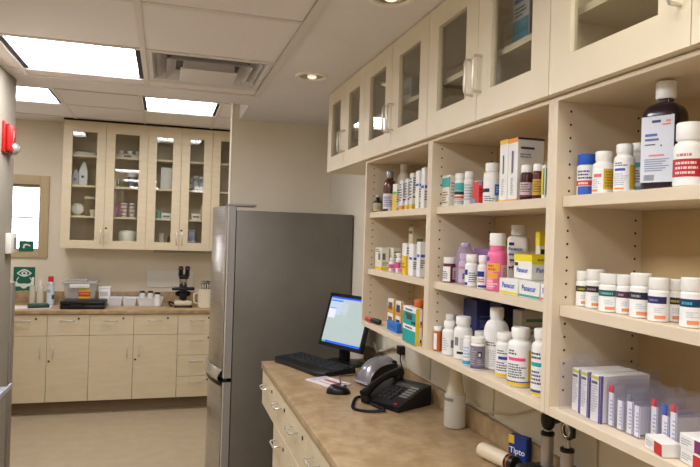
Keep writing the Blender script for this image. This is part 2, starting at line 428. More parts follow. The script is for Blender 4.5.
# ---------------------------------------------------------------- cabinets
def bar_handle(b, x, z, length, m, vertical=True, proj=.028, r=.0045, y=0.0):
    h = length / 2
    if vertical: pts = [(x, y, z - h), (x, y - proj * .8, z - h), (x, y - proj, z - h + .01), (x, y - proj, z + h - .01), (x, y - proj * .8, z + h), (x, y, z + h)]
    else: pts = [(x - h, y, z), (x - h, y - proj * .8, z), (x - h + .01, y - proj, z), (x + h - .01, y - proj, z), (x + h, y - proj * .8, z), (x + h, y, z)]
    b.tube(pts, r, m, n=8)
def lock_dot(x, z, parent, y=0.0):
    b = MB(); b.lathe([(.009, 0), (.009, .003), (.006, .004)], M((70, 62, 52), .3, .6), n=14, T=Matrix.Translation((x, y, z)) @ Matrix.Rotation(PI / 2, 4, 'X')); b.build('lock', parent)
def glass_door(parent, x0, x1, z0, z1, sl, top, bot, m, hx, hz, hlen, lock=None, t=.019, gm=None):
    """framed door, face at local y=-t; hx: handle place"""
    g = .0015
    x0 += g; x1 -= g
    b = MB()
    X = [x0, x0 + sl, x1 - sl, x1]; Z = [z0, z0 + bot, z1 - top, z1]
    e = .002
    for i in range(3):
        for k in range(3):
            if i == 1 and k == 1: continue
            b.face([(X[i], -t, Z[k]), (X[i + 1], -t, Z[k]), (X[i + 1], -t, Z[k + 1]), (X[i], -t, Z[k + 1])], m)
            b.face([(X[i], 0, Z[k]), (X[i], 0, Z[k + 1]), (X[i + 1], 0, Z[k + 1]), (X[i + 1], 0, Z[k])], m)
    for (a, c) in (((X[0], Z[0]), (X[3], Z[0])), ((X[3], Z[0]), (X[3], Z[3])), ((X[3], Z[3]), (X[0], Z[3])), ((X[0], Z[3]), (X[0], Z[0])),
                   ((X[2], Z[1]), (X[1], Z[1])), ((X[2], Z[2]), (X[2], Z[1])), ((X[1], Z[2]), (X[2], Z[2])), ((X[1], Z[1]), (X[1], Z[2]))):
        b.face([(a[0], -t, a[1]), (a[0], 0, a[1]), (c[0], 0, c[1]), (c[0], -t, c[1])], m)
    # small rounding blocks in the glass opening corners
    d = b.build('door', parent)
    b = MB(); b.box(X[1], X[2], -.008, -.004, Z[1], Z[2], gm or GLASS); b.build('pane', d)
    b = MB(); bar_handle(b, hx, hz, hlen, NICKEL, y=-t); b.build('handle', d)
    if lock: lock_dot(lock[0], lock[1], d, -t)
    return d
CARC = M((224, 208, 178), .5)
def carcass(parent, w, h, d, m, back=True):
    b = MB(); p = .018; m = m or CARC
    b.box(-w / 2, -w / 2 + p, .0, d, 0, h, m); b.box(w / 2 - p, w / 2, 0, d, 0, h, m)
    b.box(-w / 2 + p, w / 2 - p, 0, d, 0, p, m); b.box(-w / 2 + p, w / 2 - p, 0, d, h - p, h, m)
    if back: b.box(-w / 2 + p, w / 2 - p, d - .008, d, p, h - p, m)
    return b.build('carcass', parent)
def wall_cabinet(loc, rotz, w, h, d, doors, shelves, sl, top, bot, m, hz, hlen, label, group, locks=()):
    t = thing('wall_cabinet', label, 'cabinet', loc, rotz, group)
    carcass(t, w, h, d, M((206, 188, 156), .5) if rotz == 0 else CARC)
    for z in shelves:
        b = MB(); b.box(-w / 2 + .02, w / 2 - .02, .02, d - .01, z - .018, z, m); b.build('shelf', t)
    for i, (x0, x1, side) in enumerate(doors):
        hx = x1 - sl * .33 if side == 'r' else x0 + sl * .33
        glass_door(t, x0, x1, .002, h - .002, sl, top, bot, m, hx, hz, hlen, (x0 + .02, hz + .08) if i in locks else None, gm=GLASS_FAR if rotz == 0 else GLASS)
    return t
GU = 'glass-door wall cabinets over the open shelves'
RZ = -PI / 2
XF = .895
units = [(3.50, 2.82, 'glass-door wall cabinet at the refrigerator end, over bare wall'),
         (2.82, 2.07, 'glass-door wall cabinet above the shelves of tall white boxes'),
         (2.07, 1.33, 'glass-door wall cabinet with a teal box inside, above the middle shelves'),
         (1.33, .47, 'glass-door wall cabinet above the big dark bottle, cut by the photo edge')]
for i, (ya, yb, lab) in enumerate(units):
    w = ya - yb
    wall_cabinet((XF, (ya + yb) / 2, 1.99), RZ, w, .448, XW - XF - .002, [(-w / 2, 0, 'r'), (0, w / 2, 'l')], [.20], .078, .075, .08, CREAM, .135, .105, lab, GU)
b = MB()
b.box(XF - .004, XF + .02, .47, 3.5, 2.4385, 2.4395, GAP_SHADE); struct(b.build('shade_gap_near'))  # dark strip standing in for the shade between cabinet tops and soffit

GF = 'glass-door wall cabinets on the far wall'
YF = 6.31
fu = [(-.918, -.548, -.175, 'glass-door wall cabinet holding folded bags and stacked bowls', (1,)),
      (-.175, .132, .422, 'glass-door wall cabinet holding a white carton and small bottles', (1,)),
      (.422, .73, 1.03, 'glass-door wall cabinet mostly hidden by the refrigerator wall', ())]
for xa, xm, xb, lab, lk in fu:
    w = xb - xa; c = (xa + xb) / 2
    wall_cabinet((c, YF, 1.44), 0, w, 1.18, .305, [(xa - c, xm - c, 'r'), (xm - c, xb - c, 'l')], [.305, .59, .87], .078, .10, .075, MAPLE, .115, .11, lab, GF, lk)
b = MB(); b.box(-.918, 1.03, YF - .01, 6.6, 2.6205, 2.639, GAP_SHADE); struct(b.build('shade_gap_far'))  # dark slab painted as the shade above the far cabinets
b = MB(); b.box(-.1, 1.0, YF + .02, YF + .1, 1.415, 1.439, M((150, 140, 120), .5), .004); tag(b.build('cabinet_light'), 'slim under-cabinet light strip beneath the far glass cabinets', 'light')

# far base units
def slab_front(parent, name, x0, x1, z0, z1, m, handle=None, lock=None, t=.019, hm=NICKEL):
    b = MB(); b.box(x0 + .0015, x1 - .0015, -t, 0, z0 + .0015, z1 - .0015, m, .0012, 1); d = b.build(name, parent)
    if handle:
        b = MB(); bar_handle(b, handle[0], handle[1], handle[2], hm, handle[3], proj=.024, r=.005, y=-t); b.build('handle', d)
    if lock: lock_dot(lock[0], lock[1], d, -t)
    return d
GB = 'base cabinets under the far counter'
YB = 5.98
def base_carcass(t, w, d=.62, h=.876):
    b = MB()
    b.box(-w / 2, w / 2, .001, d, .112, h, M((120, 100, 74), .7)); b.box(-w / 2, w / 2, .075, d, 0, .112, M((128, 106, 80), .7))
    b.build('carcass', t)
for xa, xm, xb, lab in ((-1.31, -.949, -.609, 'far base cabinet with two doors under the black case and green notices'), (-.609, -.241, .14, 'far base cabinet with two doors under the plastic bins')):
    w = xb - xa; c = (xa + xb) / 2
    t = thing('base_cabinet', lab, 'cabinet', (c, YB, 0), 0, GB); base_carcass(t, w)
    for k, (u0, u1) in enumerate(((xa - c, xm - c), (xm - c, xb - c))):
        slab_front(t, 'drawer', u0, u1, .69, .872, MAPLE, ((u0 + u1) / 2 - .01, .822, .11, False), (u1 - .09, .838))
        hx = u1 - .05 if k == 0 else u0 + .05
        slab_front(t, 'door', u0, u1, .115, .69, MAPLE, (hx, .55, .10, True), (u0 + .02, .47) if k else None)
t = thing('base_cabinet', 'far base cabinet of four stacked drawers beside the refrigerator', 'cabinet', (.325, YB, 0), 0, GB); base_carcass(t, .37)
for z0, z1 in ((.69, .872), (.498, .69), (.305, .498), (.115, .305)):
    slab_front(t, 'drawer', -.185, .185, z0, z1, MAPLE, (-.02, z1 - .052, .11, False), (.09, z1 - .034))
t = thing('countertop', 'tan speckled countertop along the far wall with low splash', 'countertop', (-.4, 6.28, .876))
b = MB(); b.box(-.95, .93, -.33, .335, .0, .038, COUNTER, .004); b.build('worktop', t)
b = MB(); b.box(-.95, .93, .315, .335, .038, .14, COUNTER, .003); b.build('splash', t)

# desk on the right
GD = 'drawer cabinets under the desk counter'
XD = .572
def wire_handle(b, x, z, w, m, y=0.0, proj=.03):
    b.tube([(x - w / 2, y, z), (x - w / 2, y - proj, z - .004), (x - w / 2 + .006, y - proj - .004, z - .006), (x + w / 2 - .006, y - proj - .004, z - .006), (x + w / 2, y - proj, z - .004), (x + w / 2, y, z)], .0045, m, n=8)
CLEARCH = M((196, 188, 176), .25, .5)
def desk_front(t, name, x0, x1, z0, z1):
    d = slab_front(t, name, x0, x1, z0, z1, MAPLE)
    b = MB(); wire_handle(b, (x0 + x1) / 2 - .02, z1 - .055, .10, CLEARCH, -.019); b.build('handle', d)
    lock_dot(x1 - .07, z1 - .045, d, -.019)
def desk_unit(ya, yb, ym, lab):
    w = ya - yb; c = (ya + yb) / 2
    t = thing('desk_cabinet', lab, 'cabinet', (XD, c, 0), RZ, GD)
    b = MB(); b.box(-w / 2, w / 2, .001, .58, .1, .876, M((216, 196, 160), .5)); b.box(-w / 2, w / 2, .07, .58, 0, .1, M((128, 106, 80), .7)); b.build('carcass', t)
    m_ = c - ym
    for u0, u1 in ((-w / 2, m_), (m_, w / 2)):
        desk_front(t, 'drawer', u0, u1, .69, .87)
        desk_front(t, 'drawer', u0, u1, .50, .69)
        slab_front(t, 'door', u0, u1, .105, .50, MAPLE)
desk_unit(3.15, 2.40, 2.80, 'desk cabinet with wire-handled drawers beside the knee space')
desk_unit(2.40, 1.62, 2.02, 'desk cabinet with wire-handled drawers, second from the refrigerator')
t = thing('desk_apron', 'shallow maple apron drawer over the knee space next to the refrigerator', 'drawer', (XD, 3.355, 0), RZ)
b = MB(); b.box(-.195, .2, .001, .58, .70, .876, MAPLE); b.build('drawer_box', t)
desk_front(t, 'drawer', -.195, .203, .68, .87)
b = MB(); b.box(-.195, -.165, .10, .58, 0, .70, MAPLE); b.build('leg_panel', t)
t = thing('desk_countertop', 'long tan speckled desk countertop along the right wall', 'countertop', (.86, 2.03, .876))
b = MB(); b.box(-.315, .308, -1.53, 1.535, 0, .038, COUNTER, .005); b.build('worktop', t)
b = MB(); b.box(.288, .308, -1.53, 1.535, .038, .115, COUNTER_EDGE, .004); b.build('splash', t)

# open shelf bays
SHZ = (1.488, 1.75)
GS = 'open shelf bays on the right wall'
def shelf_bay(ya, yb, lab):
    w = ya - yb; c = (ya + yb) / 2; z0 = 1.223; h = 1.988 - z0; d = XW - XF - .012
    t = thing('shelf_bay', lab, 'shelf', (XF, c, z0), RZ, GS)
    hole = M((70, 50, 32), .9)
    for sx in (-1, 1):
        b = MB(); x0, x1 = sorted((sx * w / 2, sx * (w / 2 - .019)))
        b.box(x0, x1, 0, d, 0, h, INNER, .001, 1)
        xi = sx * (w / 2 - .0193)
        for yy in (.037, d - .03):
            for k in range(22):
                zz = .06 + k * .032
                if any(abs(zz + z0 - s + .012) < .022 for s in SHZ): continue
                pts = [(xi, yy + .0032 * math.cos(a), zz + .0032 * math.sin(a)) for a in [2 * PI * i / 8 for i in range(8)]]
                b.face(pts if sx < 0 else pts[::-1], hole)
        b.build('side_panel', t)
    b = MB(); b.box(-w / 2 + .019, w / 2 - .019, d - .01, d, .03, h, BACK_SHADED); b.build('back_panel', t)
    b = MB(); b.box(-w / 2 + .019, w / 2 - .019, 0, d, 0, .0215, INNER, .001, 1); b.build('shelf', t)
    for z in SHZ:
        b = MB(); b.box(-w / 2 + .0205, w / 2 - .0205, .02, d - .011, z - z0 - .026, z - z0, INNER, .001, 1); b.build('shelf', t)
    b = MB(); b.box(-w / 2 + .019, w / 2 - .019, 0, d, h - .01, h, INNER); b.build('top_panel', t)
shelf_bay(2.83, 2.075, 'open shelf bay beside the refrigerator, above the computer')
shelf_bay(2.075, 1.335, 'open middle shelf bay with the pink bottle')
shelf_bay(1.335, .595, 'open shelf bay with the big dark bottle, cut by the photo edge')

# ---------------------------------------------------------------- refrigerator
t = thing('refrigerator', 'tall grey two-door refrigerator with stainless front beside the desk', 'refrigerator', (.79, 4.225, 0))
FD = .325
b = MB(); b.box(-.372, .372, -FD, FD, .02, 1.772, SIDE, .006); b.box(-.35, .35, -FD + .02, FD - .02, 0, .02, BLACK); b.build('body', t)
def fx(u, ins=0): return -.430 - .060 * (1 - u * u) + ins
def fridge_door(z0, z1):
    b = MB(); rows = []
    n = 14
    for z in (z0, z0 + .004, z1 - .004, z1):
        ins = .003 if z in (z0, z1) else 0
        rows.append([(fx(-1 + 2 * k / n, ins), (-1 + 2 * k / n) * (FD - ins), z) for k in range(n + 1)])
    b.grid(rows, STEEL)
    for z in (z0, z1):
        b.face([(-.377, -FD, z)] + [(fx(-1 + 2 * k / n, .003), (-1 + 2 * k / n) * (FD - .003), z) for k in range(n + 1)] + [(-.377, FD, z)], M((90, 88, 86), .5))
    pl = M((150, 146, 142), .4, .4)
    b.face([(-.377, -FD, z0), (-.427, -FD + .003, z0), (-.427, -FD + .003, z1), (-.377, -FD, z1)], pl)
    b.face([(-.377, FD, z0), (-.377, FD, z1), (-.427, FD - .003, z1), (-.427, FD - .003, z0)], pl)
    b.box(-.427, -.417, -FD - .0018, -FD + .003, z0 + .002, z1 - .002, M((206, 204, 202), .25, .6))
    return b.build('door', t)
up = fridge_door(.745, 1.795); lo = fridge_door(.06, .72)
b = MB(); b.box(-.377, -.373, -FD + .005, FD - .005, .05, 1.79, BLACK); b.box(-.427, -.40, -FD + .007, FD - .007, .721, .744, BLACK); b.build('gasket', t)
b = MB(); rows = []
for (dx, z) in ((-.002, .80), (-.022, .77), (-.030, .748), (-.022, .732), (.0, .726)):
    rows.append([(fx(u / 10) + dx, u / 10 * FD, z) for u in range(-10, 11)])
b.grid(rows, CHROME); b.build('handle', up)
b = MB(); rows = []
for (dx, z) in ((.002, .73), (-.012, .722), (-.012, .702), (.002, .69)):
    rows.append([(fx(u / 10) + dx, u / 10 * (FD - .01), z) for u in range(-10, 11)])
b.grid(rows, BLACK); b.build('handle', lo)
b = MB(); b.box(-.42, -.25, -FD + .02, -FD + .15, 1.797, 1.812, M((140, 134, 126), .5), .004); b.build('hinge_cover', t)
# ---------------------------------------------------------------- containers
AMBER = M((92, 46, 22), .2, spec=.6); TEXT = (86, 88, 104)
def heading(x, y): return math.atan2(-y, -x)
def band_patch(b, r, z0, z1, a0, a1, m, ex=1, ey=1, power=2, lift=1.006, n=None):
    n = n or max(3, int(abs(a1 - a0) / 7))
    rows = []
    for z in (z0, z1):
        row = []
        for k in range(n + 1):
            a = R(a0 + (a1 - a0) * k / n); ca, sa = math.cos(a), math.sin(a)
            q = (abs(ca) ** power + abs(sa) ** power) ** (-1 / power) if power != 2 else 1
            row.append((r * q * ca * ex * lift, r * q * sa * ey * lift, z))
        rows.append(row)
    b.grid(rows, m, smooth=True)
def lines_patch(b, r, z0, z1, a0, a1, col, n, seed, ex=1, ey=1, power=2, lift=1.014):
    rd = random.Random(seed); m = M(col, .6); dz = (z1 - z0) / n
    for i in range(n):
        z = z1 - dz * (i + .8); a = a0 + rd.uniform(0, 3); end = a1 - rd.uniform(0, .45) * (a1 - a0)
        while a < end - 2:
            e = min(end, a + rd.uniform(4, 13)); band_patch(b, r, z, z + dz * .5, a, e, m, ex, ey, power, lift, 2); a = e + rd.uniform(1.5, 3.5)
def arc_text(b, s, r, z, ang, size, col, lift=1.016):
    m = M(col, .6)
    b.text(s, size, m, lambda x, y: (r * lift * math.cos(R(ang) + x / r), r * lift * math.sin(R(ang) + x / r), z + y))
def bottle(name, label, pos, body=WHITE, cap=CAPW, cap_f=.2, cap_r=.86, neck_r=.72, neck_f=.06, sh_f=.07, bands=(), lines=(), texts=(), turn=0, group=None, cat='bottle',
           ex=1.0, ey=1.0, power=2.0, shoulder=3, liquid=None, seed=1, ribs=.03, face=None):
    X, Y, Z, r, h = pos
    t = thing(name, label, cat, (X, Y, Z + .0006), (heading(X, Y) + R(turn)) if face is None else face, group)
    hc = h * (1 - cap_f); hs = hc - h * neck_f; hb = hs - h * sh_f
    prof = [(r * .90, 0), (r * .98, r * .06), (r, r * .16), (r, hb)]
    for k in range(1, shoulder + 1):
        q = k / shoulder * PI / 2
        prof.append((r * neck_r + (r - r * neck_r) * math.cos(q), hb + (hs - hb) * math.sin(q)))
    prof.append((r * neck_r, hc))
    b = MB(); b.lathe(prof, body, n=28, ex=ex, ey=ey, power=power); b.build('body', t)
    b = MB(); cr = r * cap_r
    b.lathe([(cr * .96, hc - h * .005), (cr, hc + h * .012), (cr, h * .985), (cr * .93, h)], cap, n=40, ex=(1 if power == 2 else 1), ey=1, rib=ribs); b.build('cap', t)
    if bands or lines or texts:
        b = MB()
        for i, (z0, z1, a0, a1, c) in enumerate(bands):
            band_patch(b, r, z0 * hb, z1 * hb, a0, a1, M(c, .45), ex, ey, power, 1.006 + .004 * i)
        for i, (z0, z1, a0, a1, c, n) in enumerate(lines):
            lines_patch(b, r, z0 * hb, z1 * hb, a0, a1, c, n, seed + i, ex, ey, power, 1.012 + .004 * len(bands))
        for (s, z, a, size, c) in texts: arc_text(b, s, r, z * hb, a, size, c, 1.016 + .004 * len(bands))
        b.build('printed_label', t)
    return t
def carton(name, label, pos, col, patches=(), lines=(), texts=(), turn=0, group=None, cat='box', zoff=0, flap=True, seed=3, sides=None):
    """standing box. faces: f = aisle side, n = near side, t = top. patches (face,u0,u1,v0,v1,colour)"""
    X, Y, Z, W, L, Hh = pos
    b = MB(); m = M(col, .5); w, l = W / 2, L / 2
    b.box(-w, w, -l, l, 0, Hh, m, min(.0012, W * .1), 1)
    lift = .0004
    def mp(face, u, v, e):
        if face == 'f': return (-w - e, l - u * L, v * Hh)
        if face == 'n': return (-w + u * W, -l - e, v * Hh)
        return (-w + v * W, l - u * L, Hh + e)
    def quad(face, u0, u1, v0, v1, mm, e): b.face([mp(face, u0, v0, e), mp(face, u1, v0, e), mp(face, u1, v1, e), mp(face, u0, v1, e)], mm)
    e = lift
    for (face, u0, u1, v0, v1, c) in patches:
        quad(face, u0, u1, v0, v1, M(c, .5), e); e += .00015
    rd = random.Random(seed)
    for (face, u0, u1, v0, v1, c, n) in lines:
        dv = (v1 - v0) / n
        for i in range(n):
            v = v1 - dv * (i + .85); u = u0; end = u1 - rd.uniform(0, .4) * (u1 - u0)
            while u < end - .01:
                q = min(end, u + rd.uniform(.05, .16) * (u1 - u0) * 1.6); quad(face, u, q, v, v + dv * .5, M(c, .6), e); u = q + .03 * (u1 - u0)
    for (face, s, u, v, size, c, vert) in texts:
        mm = M(c, .6)
        sc = {'f': (L, Hh), 'n': (W, Hh), 't': (L, W)}[face]
        if vert: fn = lambda x, y: mp(face, u - y / sc[0], v + x / sc[1], e + .0003)
        else: fn = lambda x, y: mp(face, u + x / sc[0], v + y / sc[1], e + .0003)
        b.text(s, size, mm, fn)
    o = b.build(name, None, (X, Y, Z + .0006 + zoff), R(turn))
    return tag(o, label, cat, group)

# ----- shelf bay by the refrigerator
G1 = 'bottles and boxes on the top shelf by the refrigerator'
YEL = (236, 196, 40); BLU = (60, 90, 190); RED = (214, 50, 44); TEAL = (60, 176, 172); NAVY = (44, 52, 120); PINK = (226, 70, 140)
bottle('dropper_bottle', 'tiny dark vial with a white top, leftmost on the top shelf by the refrigerator', POS['a1'], body=M((52, 34, 26), .2), cap=M((226, 222, 214), .5), cap_f=.12, cap_r=.42, neck_r=.42, neck_f=.18, sh_f=.14,
       bands=[(.1, .95, -80, 80, (216, 206, 176)), (.1, .3, -60, 10, (226, 196, 60))], lines=[(.3, .9, -60, 60, TEXT, 5)], group=G1, ribs=0)
bottle('syrup_bottle', 'amber brown bottle with a grey metal cap and white label', POS['a2'], body=AMBER, cap=M((150, 152, 156), .3, .6), cap_f=.16, cap_r=.6, neck_r=.55, neck_f=.04, sh_f=.18,
       bands=[(.02, .72, -85, 85, (232, 230, 228)), (.02, .12, -85, -10, (60, 40, 40))], lines=[(.2, .62, -60, 60, (90, 96, 170), 6)], group=G1)
carton('medicine_box', 'slim white carton with a yellow edge before the amber bottle', POS['a3'], (236, 234, 228), [('f', 0, 1, 0, .7, (236, 198, 60)), ('n', 0, 1, 0, .08, (220, 180, 50)), ('f', .0, 1, .62, .7, (90, 180, 90))], [('n', .1, .9, .3, .8, TEXT, 6)], group=G1)
bottle('large_bottle', 'tall matte white jug standing behind the white cartons', (*POS['a4'][:4], .222), cap_f=.10, cap_r=.58, neck_r=.5, neck_f=.10, sh_f=.20, shoulder=5, body=M((228, 222, 208), .55), cap=M((232, 226, 212), .55),
       bands=[(.5, .68, -70, -18, (206, 60, 56)), (.5, .68, -18, 10, (90, 84, 84))], group=G1, ribs=0)
for k, lab, cols in (('a5', 'slim white carton with a blue line and orange foot, left of the row of cartons', ((232, 150, 50), BLU)), ('a6', 'slim white carton with red mark and yellow foot under the tall jug', (YEL, RED)),
                     ('a7', 'slim white carton with green mark and yellow foot beside the tall jug', (YEL, (70, 150, 90))), ):
    carton('medicine_box', lab, POS[k], (238, 237, 232), [('n', 0, 1, .03, .15, cols[0]), ('f', 0, 1, .03, .15, cols[0]), ('n', .1, .8, .32, .37, cols[1])], [('n', .1, .9, .45, .9, TEXT, 7), ('f', .1, .9, .3, .9, TEXT, 7)], group=G1, seed=hash(k) % 97 if False else ord(k[1]))
carton('medicine_box', 'tall white carton with blue heading, second from the divider on the top shelf', POS['a8'], (240, 239, 235), [('n', .1, .9, .6, .66, BLU), ('f', .1, .9, .6, .66, BLU)], [('n', .1, .9, .3, .55, (80, 84, 90), 4), ('n', .1, .9, .05, .2, (190, 190, 90), 2)], group=G1)
carton('medicine_box', 'tallest white carton, against the divider on the top shelf by the refrigerator', POS['a9'], (241, 240, 236), [('n', .1, .9, .5, .57, BLU), ('f', .1, .9, .5, .57, BLU)], [('n', .1, .9, .2, .45, TEXT, 4)], group=G1)
G2 = 'boxes and bottles on the second shelf by the refrigerator'
carton('medicine_box', 'cream carton with a yellow base stripe, leftmost on the second shelf', POS['b1'], (226, 222, 204), [('f', 0, 1, 0, .13, YEL), ('n', 0, 1, 0, .13, YEL), ('n', .1, .5, .45, .75, (110, 104, 96)), ('f', .5, .8, .45, .75, (120, 112, 100))], [('n', .1, .9, .2, .4, (120, 160, 90), 3), ('f', .1, .8, .8, .95, TEXT, 2)], group=G2)
carton('medicine_box', 'cream carton with green print behind the pink-labelled bottles', POS['b2'], (224, 218, 198), [('n', .1, .9, .78, .84, (90, 130, 80))], [('n', .1, .9, .4, .7, TEXT, 4)], group=G2)
for k, lab in (('b3', 'short white bottle with pink label, nearer the cream cartons'), ('b4', 'taller white bottle with pink label, beside the yellow-based carton')):
    bottle('pill_bottle', lab, POS[k], bands=[(.04, .92, -88, 88, (240, 232, 234)), (.35, .8, -85, 20, PINK), (.1, .3, -20, 70, (236, 150, 190))], lines=[(.4, .9, 20, 80, (190, 60, 120), 4)], group=G2)
carton('medicine_box', 'white carton with a large bright yellow lower half on the second shelf', POS['b5'], (238, 236, 230), [('f', 0, 1, 0, .6, YEL), ('n', 0, .35, 0, .6, YEL)], [('n', .1, .9, .65, .9, TEXT, 3), ('f', .1, .9, .2, .4, (150, 120, 30), 2)], group=G2)
carton('medicine_box', 'white carton with blue heading between the yellow carton and its twin', POS['b6'], (240, 239, 236), [('n', .1, .9, .5, .57, BLU), ('f', .2, .8, .5, .57, BLU)], [('n', .1, .9, .2, .45, TEXT, 4)], group=G2)
carton('medicine_box', 'white carton with blue heading, against the divider on the second shelf', POS['b7'], (240, 239, 236), [('n', .1, .9, .56, .64, BLU), ('f', .2, .8, .56, .64, BLU)], [('n', .1, .9, .25, .5, TEXT, 4)], group=G2)
carton('medicine_box', 'tan carton standing at the back of the second shelf', POS['b8'], (206, 194, 160), [('f', .1, .9, .86, .92, (70, 110, 70)), ('n', .3, .8, .5, .75, (120, 112, 92))], [('n', .1, .9, .2, .45, TEXT, 4)], group=G2)
# bottom shelf by the computer
b = MB()
b.lathe([(.004, 0), (.009, .008), (.0105, .03), (.0105, .075)], M((190, 36, 40), .35), n=16, T=Matrix.Translation((0, .078, .010)) @ Matrix.Rotation(PI / 2, 4, 'X')); t = thing('marker_pen', 'red and black marker lying on the bottom shelf edge by the refrigerator', 'pen', (.916, 2.718, 1.2475), R(6))
b.build('barrel', t)
b = MB(); b.lathe([(.0105, 0), (.0115, .004), (.0115, .075), (.007, .084)], BLACK, n=16, T=Matrix.Translation((0, .004, .0115)) @ Matrix.Rotation(PI / 2, 4, 'X')); b.build('cap', t)
def two(key): X, Y, Z, W, L, Hh = POS[key]; return [(X, Y, Z, W, L, Hh / 2 - .0005), (X, Y, Z + Hh / 2, W, L, Hh / 2 - .0005)]
G3 = 'yellow-sided cartons on the bottom shelf by the computer'
for k, w in (('c2', 'farther'), ('c3', 'middle')):
    for i, p in enumerate(two(k)):
        carton('medicine_box', '%s white and amber carton of the stack %s' % ('upper' if i else 'lower', {'c2': 'behind the blue box', 'c3': 'next to the teal cartons'}[k]), p, (236, 232, 224),
               [('n', 0, 1, 0, 1, (236, 196, 44)), ('f', .0, 1, 0, .45, (214, 150, 60)), ('f', .15, .85, .25, .75, (120, 84, 60) if k == 'c2' else NAVY), ('n', .55, 1, .1, .9, (220, 214, 206))], group=G3)
o = carton('small_box', 'small bright blue box at the front of the bottom shelf', POS['c4'], (40, 120, 206), [('f', .15, .85, .3, .7, (30, 96, 180))]); 
G4 = 'teal cartons on the bottom shelf by the computer'
for i, p in enumerate(two('c5')):
    carton('medicine_box', ['lower teal and white carton with yellow side, at the shelf end', 'upper teal and white carton with yellow side and small cat picture'][i], p, (240, 238, 232),
           [('f', 0, 1, 0, .72, (28, 166, 158)), ('n', 0, 1, 0, 1, (240, 200, 30)), ('n', .55, 1, .12, .95, (236, 232, 228)), ('n', .7, .95, .12, .3, (96, 50, 90))] + ([('f', .3, .75, .3, .62, (70, 64, 70)), ('f', .2, .5, .5, .66, (80, 74, 80)), ('f', .7, 1, .1, .25, (20, 70, 80))] if i else []), [('f', .2, .8, .78, .95, (40, 60, 130), 1)], group=G4)
bottle('pill_bottle', 'orange translucent vial standing behind the teal cartons', (.985, 2.345, 1.245, .021, .145), body=M((222, 104, 40), .25), cap=M((226, 112, 50), .4), cap_f=.2, cap_r=1.0, neck_r=.9, group=None)
bottle('pill_bottle', 'dark teal bottle behind the upper teal carton', (.995, 2.272, 1.245, .022, .138), body=M((30, 60, 66), .3), cap=M((24, 34, 40), .4), cap_f=.2, cap_r=.9)

# ----- middle bay, top shelf
G5 = 'containers on the top shelf of the middle bay'
carton('medicine_box', 'white carton with a teal corner, leftmost on the middle bay top shelf', POS['d1'], (236, 232, 222), [('f', 0, 1, .62, .92, (70, 180, 176)), ('n', 0, .12, .62, .92, (70, 180, 176))], [('f', .1, .9, .1, .5, (170, 130, 90), 5), ('n', .3, .9, .3, .8, (170, 166, 156), 5)], group=G5)
bottle('pill_bottle', 'white bottle with teal, black and red label on the top shelf', POS['d2'], cap_f=.17, cap_r=.92, neck_r=.8, neck_f=.02, bands=[(.05, .95, -88, 88, (240, 238, 234)), (.62, .95, -88, 60, (70, 180, 176)), (.46, .6, -88, 60, (40, 40, 44)), (.3, .4, -88, 60, (222, 90, 70))], lines=[(.08, .28, -70, 70, TEXT, 3)], group=G5)
bottle('pill_bottle', 'plain white bottle with grey print beside the red box', POS['d3'], cap_f=.2, cap_r=.92, neck_r=.8, neck_f=.02, bands=[(.05, .95, -88, 88, (228, 226, 226))], lines=[(.2, .9, -70, 70, (170, 168, 172), 6)], group=G5)
carton('medicine_box', 'red and blue carton between white bottles on the middle bay top shelf', (POS['d4'][0], POS['d4'][1], 1.75, .0173, .0369, .073), (226, 224, 222), [('f', 0, 1, .04, .97, (222, 54, 48)), ('n', 0, 1, .04, .97, (222, 54, 48)), ('f', 0, .5, .02, .22, (120, 160, 214)), ('n', .0, .6, .8, .97, (120, 160, 214))], [('n', .2, .8, .3, .7, (150, 20, 24), 3)], group=G5)
bottle('dropper_bottle', 'small amber vial with a gold cap behind the red carton', (.995, 1.846, 1.75, .013, .108), body=M((150, 110, 60), .2), cap=M((190, 164, 80), .3, .6), cap_f=.14, cap_r=.7, neck_r=.5, neck_f=.08, sh_f=.1, group=G5)
bottle('large_bottle', 'bigger white bottle with black bar and blue square beside the tall cartons', POS['d5'], cap_f=.2, cap_r=.80, neck_r=.66, neck_f=.03, sh_f=.12, bands=[(.05, .9, -88, 88, (240, 240, 240)), (.42, .56, -88, -15, (40, 40, 50)), (.3, .72, 20, 70, (70, 120, 210))], lines=[(.06, .3, -60, 20, TEXT, 3), (.4, .65, 28, 62, (200, 220, 250), 3)], group=G5)
for k, lab, c in (('d6', 'tall white carton with yellow top edge, left of a matching one', YEL), ('d7', 'tall white carton with orange top edge and black cat silhouette', (238, 150, 50))):
    X, Y, Z, W, L, Hh = POS[k]
    if k == 'd6': L, Y = .046, 1.6415
    else: L, Y = .050, 1.591
    pt = [('f', 0, 1, .93, 1, c), ('f', 0, 1, .0, .035, c), ('t', 0, 1, 0, 1, c), ('n', 0, 1, .97, 1, (60, 44, 80)), ('n', 0, 1, 0, .035, (238, 180, 90))]
    ln = [('f', .35, .65, .1, .38, (180, 180, 180), 10), ('n', .08, .75, .68, .76, (150, 140, 170), 2)]
    tx = []
    if k == 'd7':
        pt += [('n', .62, .92, .38, .52, (28, 26, 30)), ('n', .62, .70, .52, .57, (28, 26, 30)), ('n', .84, .92, .52, .60, (28, 26, 30)), ('n', .72, 1.0, .30, .42, (28, 26, 30)), ('n', .1, .62, .82, .855, (70, 50, 120)), ('n', .12, .3, .52, .56, (140, 120, 90))]
    pt += [('f', .42, .58, .45, .75, (110, 100, 96))] if k == 'd6' else [('f', .42, .58, .45, .80, (110, 100, 120))]
    carton('medicine_box', lab, (X, Y, Z, W, L, Hh), (238, 236, 230), pt, ln, tx, group=G5)
